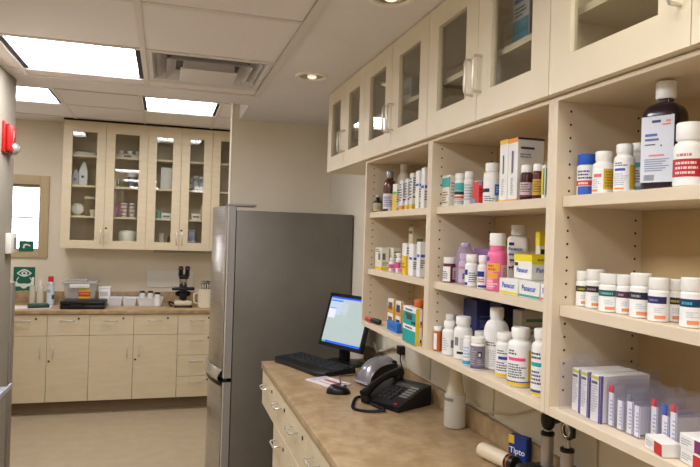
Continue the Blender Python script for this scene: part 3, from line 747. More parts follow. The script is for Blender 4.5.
bottle('pill_bottle', 'dark maroon bottle with white cap in front of the tall cartons', POS['d8'], body=M((72, 24, 26), .25), cap_f=.21, cap_r=.86, neck_r=.75, neck_f=.03, bands=[(.12, .72, -80, 80, (206, 190, 186)), (.12, .2, -80, 80, (120, 50, 56))], lines=[(.3, .68, -60, 60, (110, 60, 66), 4)], group=G5)
bottle('pill_bottle', 'brown bottle with yellow label and white cap in front of the tall cartons', POS['d9'], body=M((92, 40, 30), .25), cap_f=.2, cap_r=.95, neck_r=.8, neck_f=.03, bands=[(.15, .8, -80, 80, (204, 164, 62))], lines=[(.25, .75, -60, 60, (120, 80, 40), 5)], group=G5)
carton('medicine_box', 'small white carton with yellow, green and blue stripes by the divider', POS['d10'], (238, 238, 234), [('f', 0, .5, .1, .9, (200, 200, 60)), ('n', .1, .35, .1, .9, (60, 120, 90)), ('n', .55, .75, .1, .9, BLU), ('f', .6, .8, .1, .9, (40, 60, 70))], group=G5)

# ----- middle bay, second shelf
G6 = 'containers on the second shelf of the middle bay'
bottle('pill_bottle', 'maroon bottle with white cap and white label half, beside the clear bag', POS['e1'], body=M((96, 26, 30), .3), cap_f=.24, cap_r=.95, neck_r=.85, neck_f=.02, bands=[(.06, .95, -90, 5, (240, 238, 236)), (.2, .9, 25, 88, (214, 190, 190))], lines=[(.2, .7, -70, -5, TEXT, 4), (.25, .7, 30, 80, (120, 60, 70), 4)], group=G6)
X, Y, Z, r, h = POS['e2']
bag = MB(); rd = random.Random(4); rows = []
for i in range(9):
    v = i / 8; row = []
    for k in range(18):
        a = 2 * PI * k / 18; q = 1 + rd.uniform(-.07, .07)
        rr = r * (1.0 if v < .75 else 1.0 - (v - .75) * 2.2)
        row.append((rr * math.cos(a) * q, rr * 1.1 * math.sin(a) * q, .002 + v * h * .98))
    rows.append(row)
bag.grid(rows, film_mat('lilac_film', (240, 232, 248), .22, (226, 206, 236)), closed=True)
t = thing('plastic_bag', 'crumpled clear lilac bag standing on the shelf around a white bottle', 'bag', (X, Y, Z), heading(X, Y), G6); bag.build('film', t)
b = MB(); b.box(-.008, .012, -r * .5, r * .3, h * .9, h * 1.0, M((236, 226, 238), .3), .003); b.build('knot', t)
bottle('pill_bottle', 'white bottle with orange marks sealed inside the clear lilac bag', (X, Y, Z + .003, r * .72, h * .72), bands=[(.7, .85, -70, 60, (232, 170, 130)), (.2, .5, -20, 10, (90, 80, 90))], group=G6)
bottle('pill_bottle', 'white bottle with blue patch, right of the clear bag', POS['e3'], cap_f=.22, cap_r=.86, bands=[(.03, .95, -88, 88, (242, 242, 244)), (.55, .8, -85, -35, (40, 50, 130)), (.06, .2, -85, -35, (40, 50, 130))], lines=[(.2, .7, -25, 60, TEXT, 5)], group=G6)
bottle('pill_bottle', 'white bottle with navy patch and red line, left of the pink bottle', POS['e4'], cap_f=.22, cap_r=.86, bands=[(.03, .95, -88, 88, (242, 242, 244)), (.55, .8, -80, 10, (40, 50, 130)), (.06, .17, -60, 50, (50, 60, 140)), (.3, .38, -60, 10, (220, 120, 130))], lines=[(.4, .5, -60, 50, TEXT, 1)], group=G6)
carton('medicine_box', 'purple carton standing behind the white bottles and clear bag', (1.06, 1.93, 1.488, .05, .12, .120), (150, 112, 160), [('n', .2, .8, .5, .8, (176, 140, 186))], group=G6)
t = bottle('pink_bottle', 'bright pink liquid bottle with white cap and yellow label patches', POS['e6'], body=M((240, 112, 158), .22, spec=.6), cap=CAPW, cap_f=.21, cap_r=.80, neck_r=.74, neck_f=.10, sh_f=.09,
           bands=[(.05, .80, -88, -20, (246, 150, 178)), (.56, .8, -70, 15, (240, 176, 60)), (.36, .52, -75, 5, (240, 170, 70)), (.1, .75, 25, 85, (226, 186, 196)), (.86, .98, -85, -50, (40, 60, 170))], lines=[(.58, .78, -60, 5, (220, 70, 60), 2), (.1, .32, -70, 10, (255, 214, 224), 3), (.3, .7, 30, 80, (160, 110, 130), 6)], group=G6)
# big white jug with dog pictures
X, Y, Z, r, h = POS['e7']
t = bottle('liquid_jug', 'large white rectangular jug with blue lettering behind the pink bottle', (X, Y, Z, r, h), body=M((232, 228, 216), .5), cap_f=.15, cap_r=.62, neck_r=.5, neck_f=.02, sh_f=.05, power=5, ex=.62, ey=.86, group=G6, face=heading(X, Y) + R(-10))
b = MB(); xf = r * .62 * 1.02
def flat(b, y0, y1, z0, z1, m, e=0): b.face([(xf + e, y0, z0), (xf + e, y1, z0), (xf + e, y1, z1), (xf + e, y0, z1)], m)
PB = M((40, 90, 180), .5)
b.text('Panacur', .0135, PB, lambda x, y: (xf + .001, x - .004, .125 + y))
flat(b, -.024, .018, .105, .111, M((90, 120, 180), .5)); flat(b, -.024, -.008, .136, .145, M((44, 44, 60), .5))
def dog(b, y, z, s, m, fx):
    for (y0, y1, z0, z1) in ((-.5, .5, 0, .35), (-.45, -.25, -.45, 0), (.25, .45, -.45, 0), (.35, .8, .25, .6), (-.62, -.45, .2, .5)):
        b.face([(fx, y + y0 * s, z + z0 * s), (fx, y + y1 * s, z + z0 * s), (fx, y + y1 * s, z + z1 * s), (fx, y + y0 * s, z + z1 * s)], m)
DK = M((50, 48, 60), .6)
dog(b, -.012, .088, .014, DK, xf + .0008); dog(b, -.016, .066, .012, DK, xf + .0008)
for i in range(5): flat(b, .0, .022 - (i % 2) * .005, .050 + i * .009, .053 + i * .009, M((170, 170, 176), .6))
b.build('printed_label', t)
carton('medicine_box', 'yellow-topped white carton at the back near the divider', POS['e8'], (236, 232, 214), [('f', 0, 1, .78, 1, (232, 210, 40)), ('n', 0, 1, .78, 1, (232, 210, 40)), ('n', .1, .5, .62, .72, (40, 40, 50)), ('n', 0, 1, .05, .12, (220, 200, 60))], [], [('n', 'Panacur', .5, .45, .011, (40, 90, 180), False)], group=G6)
GP = 'flat white cartons with blue lettering on the second shelf'
for k, lab, st in (('e10', 'flat white carton with a yellow stripe under the yellow-lidded carton', (232, 214, 50)), ('e11', 'flat white carton with a teal stripe, second of the flat row', (70, 160, 150)), ('e12', 'flat white carton with an orange stripe by the divider', (236, 130, 60))):
    X, Y, Z, W, L, Hh = POS[k]
    W = .15
    if k == 'e12': L, Y = .048, 1.3835
    if k == 'e11': L, Y = .098, 1.4615
    if k == 'e10': L, Y = .098, 1.5645
    carton('medicine_box', lab, (.922 + W / 2, Y, Z, W, L, .044), (236, 234, 226), [('f', 0, 1, .06, .2, st)], [('t', .2, .8, .2, .5, (190, 190, 184), 3)], [('f', 'Panacur' if k != 'e12' else 'Pan', .5, .58, .021, (40, 100, 200), False), ('t', 'Panacur' if k != 'e12' else 'Pan', .5, .75, .016, (150, 160, 200), False)], group=GP)
carton('medicine_box', 'white display carton with bright yellow lid on top of the flat cartons', (1.0, 1.552, 1.5335, .085, .09, .068), (240, 238, 230), [('f', 0, 1, .72, 1, (238, 220, 30)), ('n', 0, 1, .62, 1, (238, 220, 30)), ('t', 0, 1, 0, 1, (240, 222, 36)), ('f', .05, .25, .52, .66, (40, 40, 50))], [('n', .2, .8, .72, .9, (150, 140, 30), 1)], [('n', 'Panacur', .5, .38, .018, (40, 100, 200), False), ('f', 'Panacur', .5, .35, .018, (40, 100, 200), False)], group=G6, turn=0)

# ----- middle bay, bottom shelf
G7 = 'containers on the bottom shelf of the middle bay'
bottle('pill_bottle', 'amber pharmacy vial with white cap, leftmost on the middle bottom shelf', POS['f1'], body=M((196, 104, 40), .25), cap_f=.17, cap_r=1.05, neck_r=.9, neck_f=.02, sh_f=.02, bands=[(.08, .92, -88, -15, (238, 234, 230))], group=G7)
bottle('pill_bottle', 'black bottle with a white cap behind the leftmost white bottle', POS['f2'], body=M((32, 28, 28), .3), cap_f=.19, cap_r=.88, neck_r=.7, bands=[(.1, .3, -80, 80, (90, 84, 80))], group=G7)
bottle('pill_bottle', 'white bottle with a grey square, right of the amber vial', POS['f3'], cap_f=.18, cap_r=.82, sh_f=.1, bands=[(.04, .92, -88, 88, (236, 234, 230)), (.35, .7, 10, 45, (120, 116, 116))], lines=[(.2, .8, -70, 0, (190, 190, 190), 6)], group=G7)
bottle('pill_bottle', 'large white bottle with a black bar near its base', POS['f4'], cap_f=.19, cap_r=.82, sh_f=.1, bands=[(.04, .92, -88, 88, (238, 236, 232)), (.2, .29, -40, 45, (36, 36, 40)), (.5, .8, -60, -30, (130, 128, 130))], lines=[(.36, .8, -20, 60, (170, 170, 172), 6)], group=G7)
bottle('pill_bottle', 'small white bottle with a blue base stripe', POS['f5'], cap_f=.08, cap_r=.9, neck_f=.02, bands=[(.03, .95, -88, 88, (240, 240, 240)), (.05, .2, -88, 88, (60, 160, 210))], lines=[(.3, .8, -60, 60, (150, 190, 220), 4)], group=G7)
bottle('pill_bottle', 'white bottle standing behind the purple-grey labelled one', POS['f6'], cap_f=.3, cap_r=.92, group=G7)
t = bottle('pill_bottle', 'short white bottle with a purple-grey label and white dog mark', POS['f7'], cap_f=.18, cap_r=.95, neck_r=.85, neck_f=.02, sh_f=.04, bands=[(.05, .97, -90, 90, (128, 118, 132)), (.05, .15, -90, 90, (96, 84, 120)), (.5, .75, 0, 35, (50, 46, 54)), (.55, .68, 8, 24, (230, 228, 230))], lines=[(.2, .9, -70, -10, (176, 170, 180), 7), (.2, .45, 0, 60, (170, 164, 176), 3)], group=G7)
bottle('large_bottle', 'largest white round-shouldered bottle on the middle bottom shelf', POS['f8'], cap_f=.16, cap_r=.54, neck_r=.5, neck_f=.05, sh_f=.24, shoulder=6, body=M((240, 238, 232), .4), bands=[(.05, .88, -60, 88, (243, 242, 238))], lines=[(.7, .84, -50, 20, (130, 90, 100), 2), (.1, .6, -40, 60, (205, 205, 205), 8)], group=G7)
bottle('pill_bottle', 'white bottle with blue bar and yellow corner beside the largest bottle', POS['f9'], cap_f=.16, cap_r=.92, neck_r=.8, sh_f=.08, bands=[(.04, .96, -88, 88, (242, 241, 238)), (.58, .68, -45, 20, (60, 60, 170)), (.04, .14, -88, 40, YEL), (.04, .9, 38, 88, YEL)], lines=[(.2, .52, -60, 30, TEXT, 4), (.75, .9, -60, 30, TEXT, 2)], group=G7)
bottle('large_bottle', 'wide white bottle with a bright pink bar and yellow corner', POS['f10'], cap_f=.16, cap_r=.74, neck_r=.64, sh_f=.08, bands=[(.04, .96, -88, 88, (243, 242, 240)), (.64, .72, -62, 25, (240, 80, 140)), (.04, .12, -88, 60, YEL), (.04, .9, 40, 88, YEL), (.12, .15, -88, 55, (60, 80, 150))], lines=[(.22, .58, -62, 30, TEXT, 6), (.78, .92, -62, 0, (60, 60, 70), 2)], group=G7)
bottle('large_bottle', 'white bottle with a teal bar, partly behind the shelf divider', POS['f11'], cap_f=.14, cap_r=.8, neck_r=.7, bands=[(.04, .96, -88, 88, (243, 242, 240)), (.62, .70, -75, 60, (40, 170, 170)), (.1, .15, -88, 60, (60, 80, 150)), (.04, .1, -88, 60, YEL)], lines=[(.76, .92, -75, 30, (60, 60, 70), 2), (.25, .55, -70, 30, TEXT, 4)], group=G7)
carton('medicine_box', 'navy blue carton at the back of the middle bottom shelf', (1.067, 2.0, 1.245, .073, .10, .183), (62, 66, 116), [('n', .2, .6, .5, .62, (90, 96, 150))], [('n', .15, .8, .6, .75, (110, 116, 160), 2)], group=G7)
carton('medicine_box', 'darker navy carton behind the largest white bottle', (1.10, 1.868, 1.245, .089, .075, .186), (44, 44, 74), [('n', .1, .6, .5, .6, (60, 62, 96))], group=G7)
carton('medicine_box', 'grey-white carton at the back, behind the pink-barred bottle', (1.088, 1.70, 1.245, .105, .05, .182), (196, 190, 176), [('n', .15, .7, .82, .87, (90, 130, 90))], [('n', .15, .8, .6, .78, (130, 126, 120), 2)], group=G7)

# ----- right bay, top shelf
G8 = 'bottles on the top shelf of the right bay'
bottle('pill_bottle', 'white bottle with a blue cap and red-blue label on the top shelf', POS['g1'], cap=M((44, 96, 200), .4), cap_f=.25, cap_r=.98, neck_r=.85, neck_f=.02, sh_f=.04, bands=[(.03, .97, -90, 90, (240, 238, 240)), (.34, .52, -90, 90, (224, 70, 56)), (.03, .32, -60, 90, (60, 100, 200))], lines=[(.56, .9, -60, 60, (70, 70, 130), 3), (.36, .5, -60, 60, (250, 220, 210), 1)], group=G8)
bottle('pill_bottle', 'white bottle with a wide mustard-yellow label panel', POS['g2'], cap_f=.2, cap_r=.76, sh_f=.1, bands=[(.04, .95, -88, 88, (244, 243, 240)), (.16, .9, 0, 88, (214, 176, 40)), (.6, .72, -55, -10, (230, 110, 110)), (.08, .16, -80, -30, (236, 140, 60))], lines=[(.24, .84, 8, 80, (160, 124, 30), 6), (.2, .55, -65, -5, (200, 200, 205), 5)], group=G8)
bottle('pill_bottle', 'white bottle with a blue line and narrow yellow panel', POS['g3'], cap_f=.18, cap_r=.8, sh_f=.1, bands=[(.04, .95, -88, 88, (244, 243, 240)), (.1, .85, 30, 80, (226, 188, 50)), (.66, .74, -60, 5, (70, 80, 190)), (.08, .14, -60, 0, (236, 150, 90))], lines=[(.2, .6, -60, 20, (190, 194, 204), 6), (.8, .94, -60, 20, TEXT, 2)], group=G8)
bottle('pill_bottle', 'white bottle with a teal stripe, beside the big dark bottle', POS['g4'], cap_f=.17, cap_r=.85, sh_f=.1, bands=[(.04, .95, -88, 88, (244, 244, 244)), (.76, .9, -88, 88, (70, 186, 170)), (.08, .2, -70, 50, (120, 190, 220))], lines=[(.3, .7, -70, 40, (110, 120, 180), 5)], group=G8)
X, Y, Z, r, h = POS['g5']
t = bottle('dark_liquid_bottle', 'big dark square bottle with white cap and white label', (X, Y, Z, r, h), body=M((38, 20, 30), .16, spec=.6), cap_f=.155, cap_r=.43, neck_r=.36, neck_f=.04, sh_f=.13, shoulder=5, power=6, ex=.72, ey=.80, group=G8, face=heading(X, Y) + R(-24), ribs=.04)
b = MB(); hb = h * (1 - .155 - .04 - .13); xf = r * .72 * 1.025; yw = r * .72
b.face([(xf, -yw, hb * .10), (xf, yw, hb * .10), (xf, yw, hb * .99), (xf, -yw, hb * .99)], M((216, 220, 230), .45))
def ln(y0, y1, z, th, c): b.face([(xf + .0006, y0 * yw, hb * z), (xf + .0006, y1 * yw, hb * z), (xf + .0006, y1 * yw, hb * (z + th)), (xf + .0006, y0 * yw, hb * (z + th))], M(c, .6))
ln(-.35, .2, .90, .035, (50, 80, 120)); ln(.3, .8, .86, .02, (226, 130, 130)); ln(.5, .8, .90, .03, (230, 150, 140)); ln(-.75, .0, .72, .035, (90, 110, 170)); ln(-.75, .1, .66, .03, (100, 110, 160)); ln(-.75, -.1, .60, .015, TEXT); ln(.2, .3, .58, .02, TEXT)
ln(-.5, .45, .45, .022, (226, 140, 140))
for i in range(6): ln(-.75, .75 - .2 * (i % 3), .40 - i * .03, .014, (150, 156, 180))
for i in range(9): ln(-.75 + i * .07, -.72 + i * .07, .125, .075, (60, 64, 90))
b.build('printed_label', t)
bottle('large_bottle', 'white bottle with a wide red label band, rightmost on the top shelf', POS['g6'], cap_f=.27, cap_r=.86, neck_r=.74, neck_f=.04, sh_f=.1, bands=[(.04, .95, -88, 88, (243, 242, 238)), (.25, .72, -88, 88, (190, 40, 52))], lines=[(.76, .9, -50, 20, (200, 120, 120), 1), (.3, .68, -55, 45, (236, 206, 206), 3)], group=G8, seed=9)

# ----- right bay, second shelf: eight white pill bottles
G9 = 'white pill bottles on the second shelf of the right bay'
HC = [((60, 56, 30), (170, 170, 50), 'white pill bottle with black-yellow stripe, leftmost on the second shelf'), ((44, 36, 44), (150, 130, 140), 'taller white pill bottle with black-mauve stripe, at the back left'), ((40, 90, 96), (120, 190, 180), 'white pill bottle with teal-green stripe on the second shelf'),
      ((80, 44, 70), (180, 140, 170), 'white pill bottle with plum stripe between taller neighbours'), ((36, 38, 62), (170, 170, 150), 'tallest front white pill bottle with wide dark stripe'), ((44, 40, 90), (130, 130, 190), 'white pill bottle with dark violet stripe and print above it'),
      ((50, 44, 44), (180, 160, 80), 'white pill bottle with brown-gold stripe, set back between two others'), ((24, 60, 100), (70, 170, 190), 'white pill bottle with wide blue-teal stripe, rightmost on the second shelf')]
for i, (c1, c2, lab) in enumerate(HC):
    bottle('pill_bottle', lab, POS['h%d' % (i + 1)], cap_f=.26, cap_r=.97, neck_r=.88, neck_f=.03, sh_f=.04, bands=[(.03, .98, -90, 90, (243, 242, 240)), (.62, .86, -85, 45, c1), (.1, .22, -20, 40, (240, 150, 100))], lines=[(.66, .82, -55, 30, c2, 1), (.3, .5, -25, 40, (200, 206, 214), 3)] , group=G9, seed=20 + i)

# ----- right bay, bottom shelf
G10 = 'upright white cartons on the right bay bottom shelf'
for k, lab in (('i1', 'upright white carton with purple edge, farthest of the three in the bag'), ('i2', 'upright white carton with purple edge, middle of the three in the bag'), ('i3', 'upright white carton with purple edge, nearest of the three in the bag')):
    X, Y, Z, W, L, Hh = POS[k]
    W = .13; L = min(L, .033)
    carton('medicine_box', lab, (X + .035, Y, Z, W, L, Hh), (236, 234, 230), [('f', .84, 1, 0, 1, (84, 70, 150)), ('f', 0, .84, .90, .97, (206, 196, 90)), ('f', .1, .7, .80, .86, (90, 90, 110)), ('n', 0, .05, 0, 1, (84, 70, 150))], [('f', .1, .75, .2, .78, (190, 190, 196), 11)], group=G10)
b = MB(); rd = random.Random(11)
x0, x1, y0, y1, z1 = .902, 1.08, 1.165, 1.288, .112
rows = []
for v in (0, .5, 1):
    row = []
    for (x, y) in ((x0, y0), (x0, (y0 + y1) / 2), (x0, y1), ((x0 + x1) / 2, y1), (x1, y1), (x1, y0), ((x0 + x1) / 2, y0)):
        row.append((x - .99 + rd.uniform(-.003, .003), y - 1.226 + rd.uniform(-.002, .002), v * z1 + .001))
    rows.append(row)
b.grid(rows, CLEAR, closed=True)
b.grid([[(-.088, -.02, z1), (-.088, .03, z1), (-.085, .06, z1)], [(-.07, -.03, z1 + .014), (-.07, .02, z1 + .018), (-.075, .085, z1 + .006)], [(-.06, -.05, z1 + .012), (-.055, .0, z1 + .03), (-.06, .04, z1 + .022)], [(-.03, -.02, z1 + .005), (-.03, .02, z1 + .012), (-.03, .05, z1 + .006)]], CLEAR)
tag(b.build('plastic_bag', None, (.99, 1.226, 1.245)), 'clear crinkled bag wrapped around three upright white cartons', 'bag')
# row of clear packs of syringes
G11 = 'clear packs on the right bay bottom shelf'
labs = ['clear pack with a red tip, first beside the white cartons', 'clear pack with plain white insert, second in the row', 'clear pack with a grey tip, third in the row', 'clear pack with a low white insert, fourth in the row', 'clear pack with red and blue stoppers near the row middle', 'clear pack with a blue stopper, sixth in the row', 'clear pack with a red tip, right end of the row']
tips = [(214, 40, 44), None, (120, 120, 130), None, (214, 40, 44), (60, 90, 190), (214, 60, 60)]
for i in range(7):
    py = 1.146 - i * .0262; xf = .932 if i < 4 else .948
    t = thing('syringe_pack', labs[i], 'pack', (xf + .055, py, 1.2455), R(-4 + 3 * (i % 3)), G11)
    hh = .098 - .003 * (i % 3)
    b = MB(); b.box(-.055, .055, -.0118, .0118, 0, hh, CLEAR, .002, 1); b.build('clear_sleeve', t)
    ch = hh * (.74 if i % 2 == 0 else .66)
    b = MB(); b.box(-.0535, -.051, -.0105, .0055, .003, ch, M((238, 238, 242), .5)); b.box(-.0537, -.0536, -.010, -.0085, .003, ch, M((100, 92, 170), .5)); b.box(-.04, .05, .006, .008, .003, hh * .6, M((224, 224, 232), .5))
    rdd = random.Random(40 + i)
    for k in range(6):
        z = ch * (.2 + .11 * k); b.face([(-.0538, -.007, z), (-.0538, -.007, z + .003), (-.0538, .001 - rdd.uniform(0, .004), z + .003), (-.0538, .001 - rdd.uniform(0, .004), z)], M((170, 170, 186), .6))
    b.build('insert_card', t)
    if tips[i]:
        b = MB(); b.lathe([(.004, .006), (.004, hh * .62)], M((222, 226, 236), .3), c=(-.047, .006, 0), n=12); b.build('syringe', t)
        b = MB(); b.lathe([(.0052, hh * .62), (.0052, hh * .86), (.004, hh * .88)], M(tips[i], .4), c=(-.047, .006, 0), n=12)
        if i in (4, 5): b.lathe([(.0056, hh * .42), (.0056, hh * .6)], M((60, 90, 190) if i == 4 else (214, 60, 60), .4), c=(-.047, .006, 0), n=12)
        b.build('stopper', t)
b = MB(); b.grid([[(-.012, -.03, 0), (.0, .0, .004), (.02, .03, 0)], [(-.016, -.02, .025), (.004, .004, .03), (.024, .022, .022)], [(-.004, -.008, .055), (.006, .0, .058), (.014, .008, .05)]], CLEAR)
tag(b.build('plastic_wrap', None, (1.0, 1.03, 1.346)), 'loose crinkled tail of clear wrap standing up from the syringe packs', 'wrap')
G12 = 'small red-ended cartons at the front of the right bottom shelf'
rp = [('f', .55, 1, .06, .9, (200, 40, 44))]
carton('medicine_box', 'small white carton with a red end, alone in front of the clear packs', (.921, .985, 1.245, .036, .062, .026), (238, 236, 232), rp, [('f', .08, .5, .25, .75, (180, 180, 184), 3)], group=G12, turn=-14)
carton('medicine_box', 'lower small white carton with a red end, at the right photo edge', (.935, .905, 1.245, .042, .066, .026), (238, 236, 232), rp, [('f', .08, .5, .25, .75, (180, 180, 184), 3)], group=G12, turn=-10)
carton('medicine_box', 'upper small white carton with a purple end, stacked at the right photo edge', (.935, .907, 1.2715, .042, .064, .026), (238, 236, 232), [('f', .6, 1, .06, .9, (130, 50, 110))], [('f', .08, .5, .25, .75, (180, 180, 184), 3)], group=G12, turn=-6)
carton('medicine_box', 'little dark-printed carton at the back of the right bottom shelf', (1.12, 1.02, 1.245, .02, .03, .06), (176, 166, 146), [('f', .1, .9, .2, .8, (90, 84, 80)), ('n', .1, .9, .2, .8, (100, 94, 90))])

# ---------------------------------------------------------------- things in the wall cabinets on the right
carton('medicine_box', 'teal and white carton leaning inside the third wall cabinet', (.99, 1.615, 2.19, .05, .085, .16), (214, 224, 232), [('f', 0, 1, 0, .55, (60, 160, 190)), ('f', .1, .9, .86, .95, (60, 90, 190))], [('f', .15, .85, .6, .8, TEXT, 3)])
carton('medicine_box', 'orange-edged carton next to the teal one inside the third wall cabinet', (.985, 1.535, 2.19, .05, .04, .14), (230, 226, 220), [('f', .2, 1, .3, .7, (236, 140, 70)), ('f', 0, .3, 0, 1, (50, 60, 80))])
bottle('storage_jar', 'grey jar on the upper shelf behind the third cabinet door', (1.02, 1.93, 2.19, .035, .11), body=M((150, 146, 140), .3), cap=M((120, 116, 110), .4), cap_f=.16)
carton('medicine_box', 'pale flat carton on the cabinet floor behind the second cabinet doors', (1.03, 2.3, 2.008, .12, .16, .05), (200, 194, 182), [('f', .1, .5, .3, .7, (150, 150, 160))])
carton('medicine_box', 'pale tall carton on the shelf behind the second cabinet doors', (1.03, 2.55, 2.19, .1, .12, .13), (190, 188, 186), [('f', .2, .8, .5, .7, (140, 150, 170))])
# ---------------------------------------------------------------- desk things
DT = .9145
# monitor
t = thing('computer_monitor', 'black flat monitor showing a light desktop beside the refrigerator', 'monitor', (.9545, 3.4139, DT), -1.1388)
tilt = Matrix.Translation((0, 0, .087)) @ Matrix.Rotation(-.2825, 4, 'X')
w, h = .365, .31
def scr(b, x0, x1, z0, z1, m, e=0.0):
    b.face([tilt @ Vector(p) for p in ((x0, -.0015 - e, z0), (x1, -.0015 - e, z0), (x1, -.0015 - e, z1), (x0, -.0015 - e, z1))], m)
b = MB()
b.box(-w / 2, w / 2, 0, .022, 0, h, BLACK, .004, 2, tilt); b.box(-w / 2 + .05, w / 2 - .05, .02, .05, .05, h - .05, DARK, .012, 2, tilt)
# raised rim
for (a, c, d, e) in ((-w / 2, w / 2, 0, .022), (-w / 2, w / 2, h - .02, h), (-w / 2, -w / 2 + .018, .02, h - .02), (w / 2 - .018, w / 2, .02, h - .02)): b.box(a, c, -.004, .002, d, e, BLACK, .0015, 1, tilt)
b.build('bezel', t)
SCR = M((178, 196, 196), .3, emit=.2); TB = M((30, 90, 220), .3, emit=.35)
b = MB()
scr(b, -w / 2 + .018, w / 2 - .018, .022, h - .02, SCR)
scr(b, -w / 2 + .018, w / 2 - .018, .022, .034, TB, .0004); scr(b, -w / 2 + .018, w / 2 - .018, h - .03, h - .02, TB, .0004)
scr(b, -w / 2 + .022, -.055, .185, .268, M((180, 196, 214), .3, emit=.3), .0004); scr(b, -w / 2 + .022, -.055, .262, .27, M((50, 110, 226), .3, emit=.5), .0007)
scr(b, -w / 2 + .022, -.10, .165, .225, M((206, 212, 226), .3, emit=.35), .0008); scr(b, -w / 2 + .022, -.10, .219, .226, M((90, 140, 230), .3, emit=.5), .0011)
scr(b, -.05, .0, .19, .262, M((170, 184, 190), .3, emit=.4), .0004); scr(b, -w / 2 + .02, -w / 2 + .05, .023, .033, M((60, 170, 80), .3, emit=.5), .0007)
b.build('screen', t)
b = MB(); b.box(-.035, .035, .03, .06, .015, .2, BLACK, .008); b.build('neck', t)
b = MB(); b.lathe([(.13, 0), (.13, .006), (.11, .014), (.04, .02)], BLACK, c=(0, .05, 0), n=32, ex=1.0, ey=.72); b.build('stand_base', t)
# keyboard
t = thing('keyboard', 'black ergonomic keyboard lying on the desk before the monitor', 'keyboard', (.80, 3.38, DT), R(-68))
b = MB()
poly = [(-.25, -.09), (-.20, -.12), (-.08, -.115), (.10, -.125), (.20, -.13), (.25, -.10), (.25, .10), (-.25, .09)]
rows = [[(x, y, z) for x, y in poly] for z in (0.0, .016)] + [[(x * .985, y * .97, .022 + (.010 if y > 0 else 0)) for x, y in poly]]
b.grid(rows, DARK, closed=True, smooth=False); b.face([(x * .985, y * .97, .022 + (.010 if y > 0 else 0)) for x, y in poly], DARK); b.build('tray', t)
b = MB(); K = M((30, 30, 32), .5)
rd = random.Random(2)
for r_ in range(5):
    x = -.23
    while x < .22:
        kw = .0165 if r_ else .0165
        if r_ == 0 and -.14 < x < -.02: kw = .11
        y = -.05 + r_ * .026
        b.box(x, x + kw, y, y + .016, .02, .031 + max(0, y) * .11, K, .002, 1); x += kw + .0032
        if abs(x - .075) < .012 or abs(x - .14) < .012: x += .008
b.build('keys', t)
# booklet
t = tag(MB().build('booklet') if False else (lambda b: b.build('booklet', None, (.785, 2.985, DT + .0003), R(-77)))(MB()), '', '') if False else None
b = MB(); b.box(-.10, .10, -.065, .065, 0, .006, M((236, 226, 226), .5), .0006, 1)
mr = M((140, 30, 50), .5)
def pq(x0, x1, y0, y1, m): b.face([(x0, y0, .0064), (x1, y0, .0064), (x1, y1, .0064), (x0, y1, .0064)], m)
pq(-.04, .06, .0, .024, M((168, 80, 92), .5)); pq(-.035, .075, -.035, -.028, M((176, 120, 126), .5)); pq(-.09, -.05, -.05, .05, M((206, 196, 206), .5))
b.face([(.05, -.03, .0066), (.065, -.03, .0066), (.095, .045, .0066), (.08, .045, .0066)], mr); b.face([(.05, .02, .0066), (.065, .03, .0066), (.098, -.01, .0066), (.085, -.02, .0066)], mr)
tag(b.build('booklet', None, (.79, 3.00, DT + .0003), R(-66)), 'white booklet with dark red print lying under the mouse cable', 'booklet')
# mouse
t = thing('computer_mouse', 'black computer mouse with cable on the desk beside the booklet', 'mouse', (.785, 2.79, DT), R(-105))
b = MB(); rows = []
for i in range(9):
    v = i / 8; row = []
    for k in range(20):
        a = 2 * PI * k / 20; q = math.cos(v * PI / 2) ** .6
        row.append((.033 * q * math.cos(a), .056 * q * math.sin(a), .036 * math.sin(v * PI / 2) * (1 - .15 * math.sin(a))))
    rows.append(row)
b.grid(rows[:-1], BLACK, closed=True); b.face([p for p in rows[-2]], BLACK, True); b.build('shell', t)
b = MB(); b.lathe([(.008, -.004), (.008, .004)], M((90, 90, 94), .4), T=Matrix.Translation((0, .03, .033)) @ Matrix.Rotation(PI / 2, 4, 'Y'), n=16); b.build('scroll_wheel', t)
def spline(pts, n=8):
    P = [Vector(p) for p in pts]; P = [P[0]] + P + [P[-1]]; out = []
    for i in range(1, len(P) - 2):
        for k in range(n):
            u = k / n; a, b_, c, d = P[i - 1], P[i], P[i + 1], P[i + 2]
            out.append(.5 * ((2 * b_) + (c - a) * u + (2 * a - 5 * b_ + 4 * c - d) * u * u + (3 * b_ - a - 3 * c + d) * u ** 3))
    out.append(P[-2]); return out
b = MB(); b.tube([(p[0] - .785, p[1] - 2.79, p[2] - DT) for p in spline([(.80, 2.84, DT + .012), (.83, 2.92, DT + .013), (.87, 3.06, DT + .0122), (.93, 3.115, DT + .0042), (1.0, 3.13, DT + .0042), (1.08, 3.12, DT + .0042)])], .0028, M((90, 60, 56), .5))
o = b.build('mouse_cable', t); o.rotation_euler = (0, 0, R(105))
o.matrix_parent_inverse = Matrix.Identity(4)
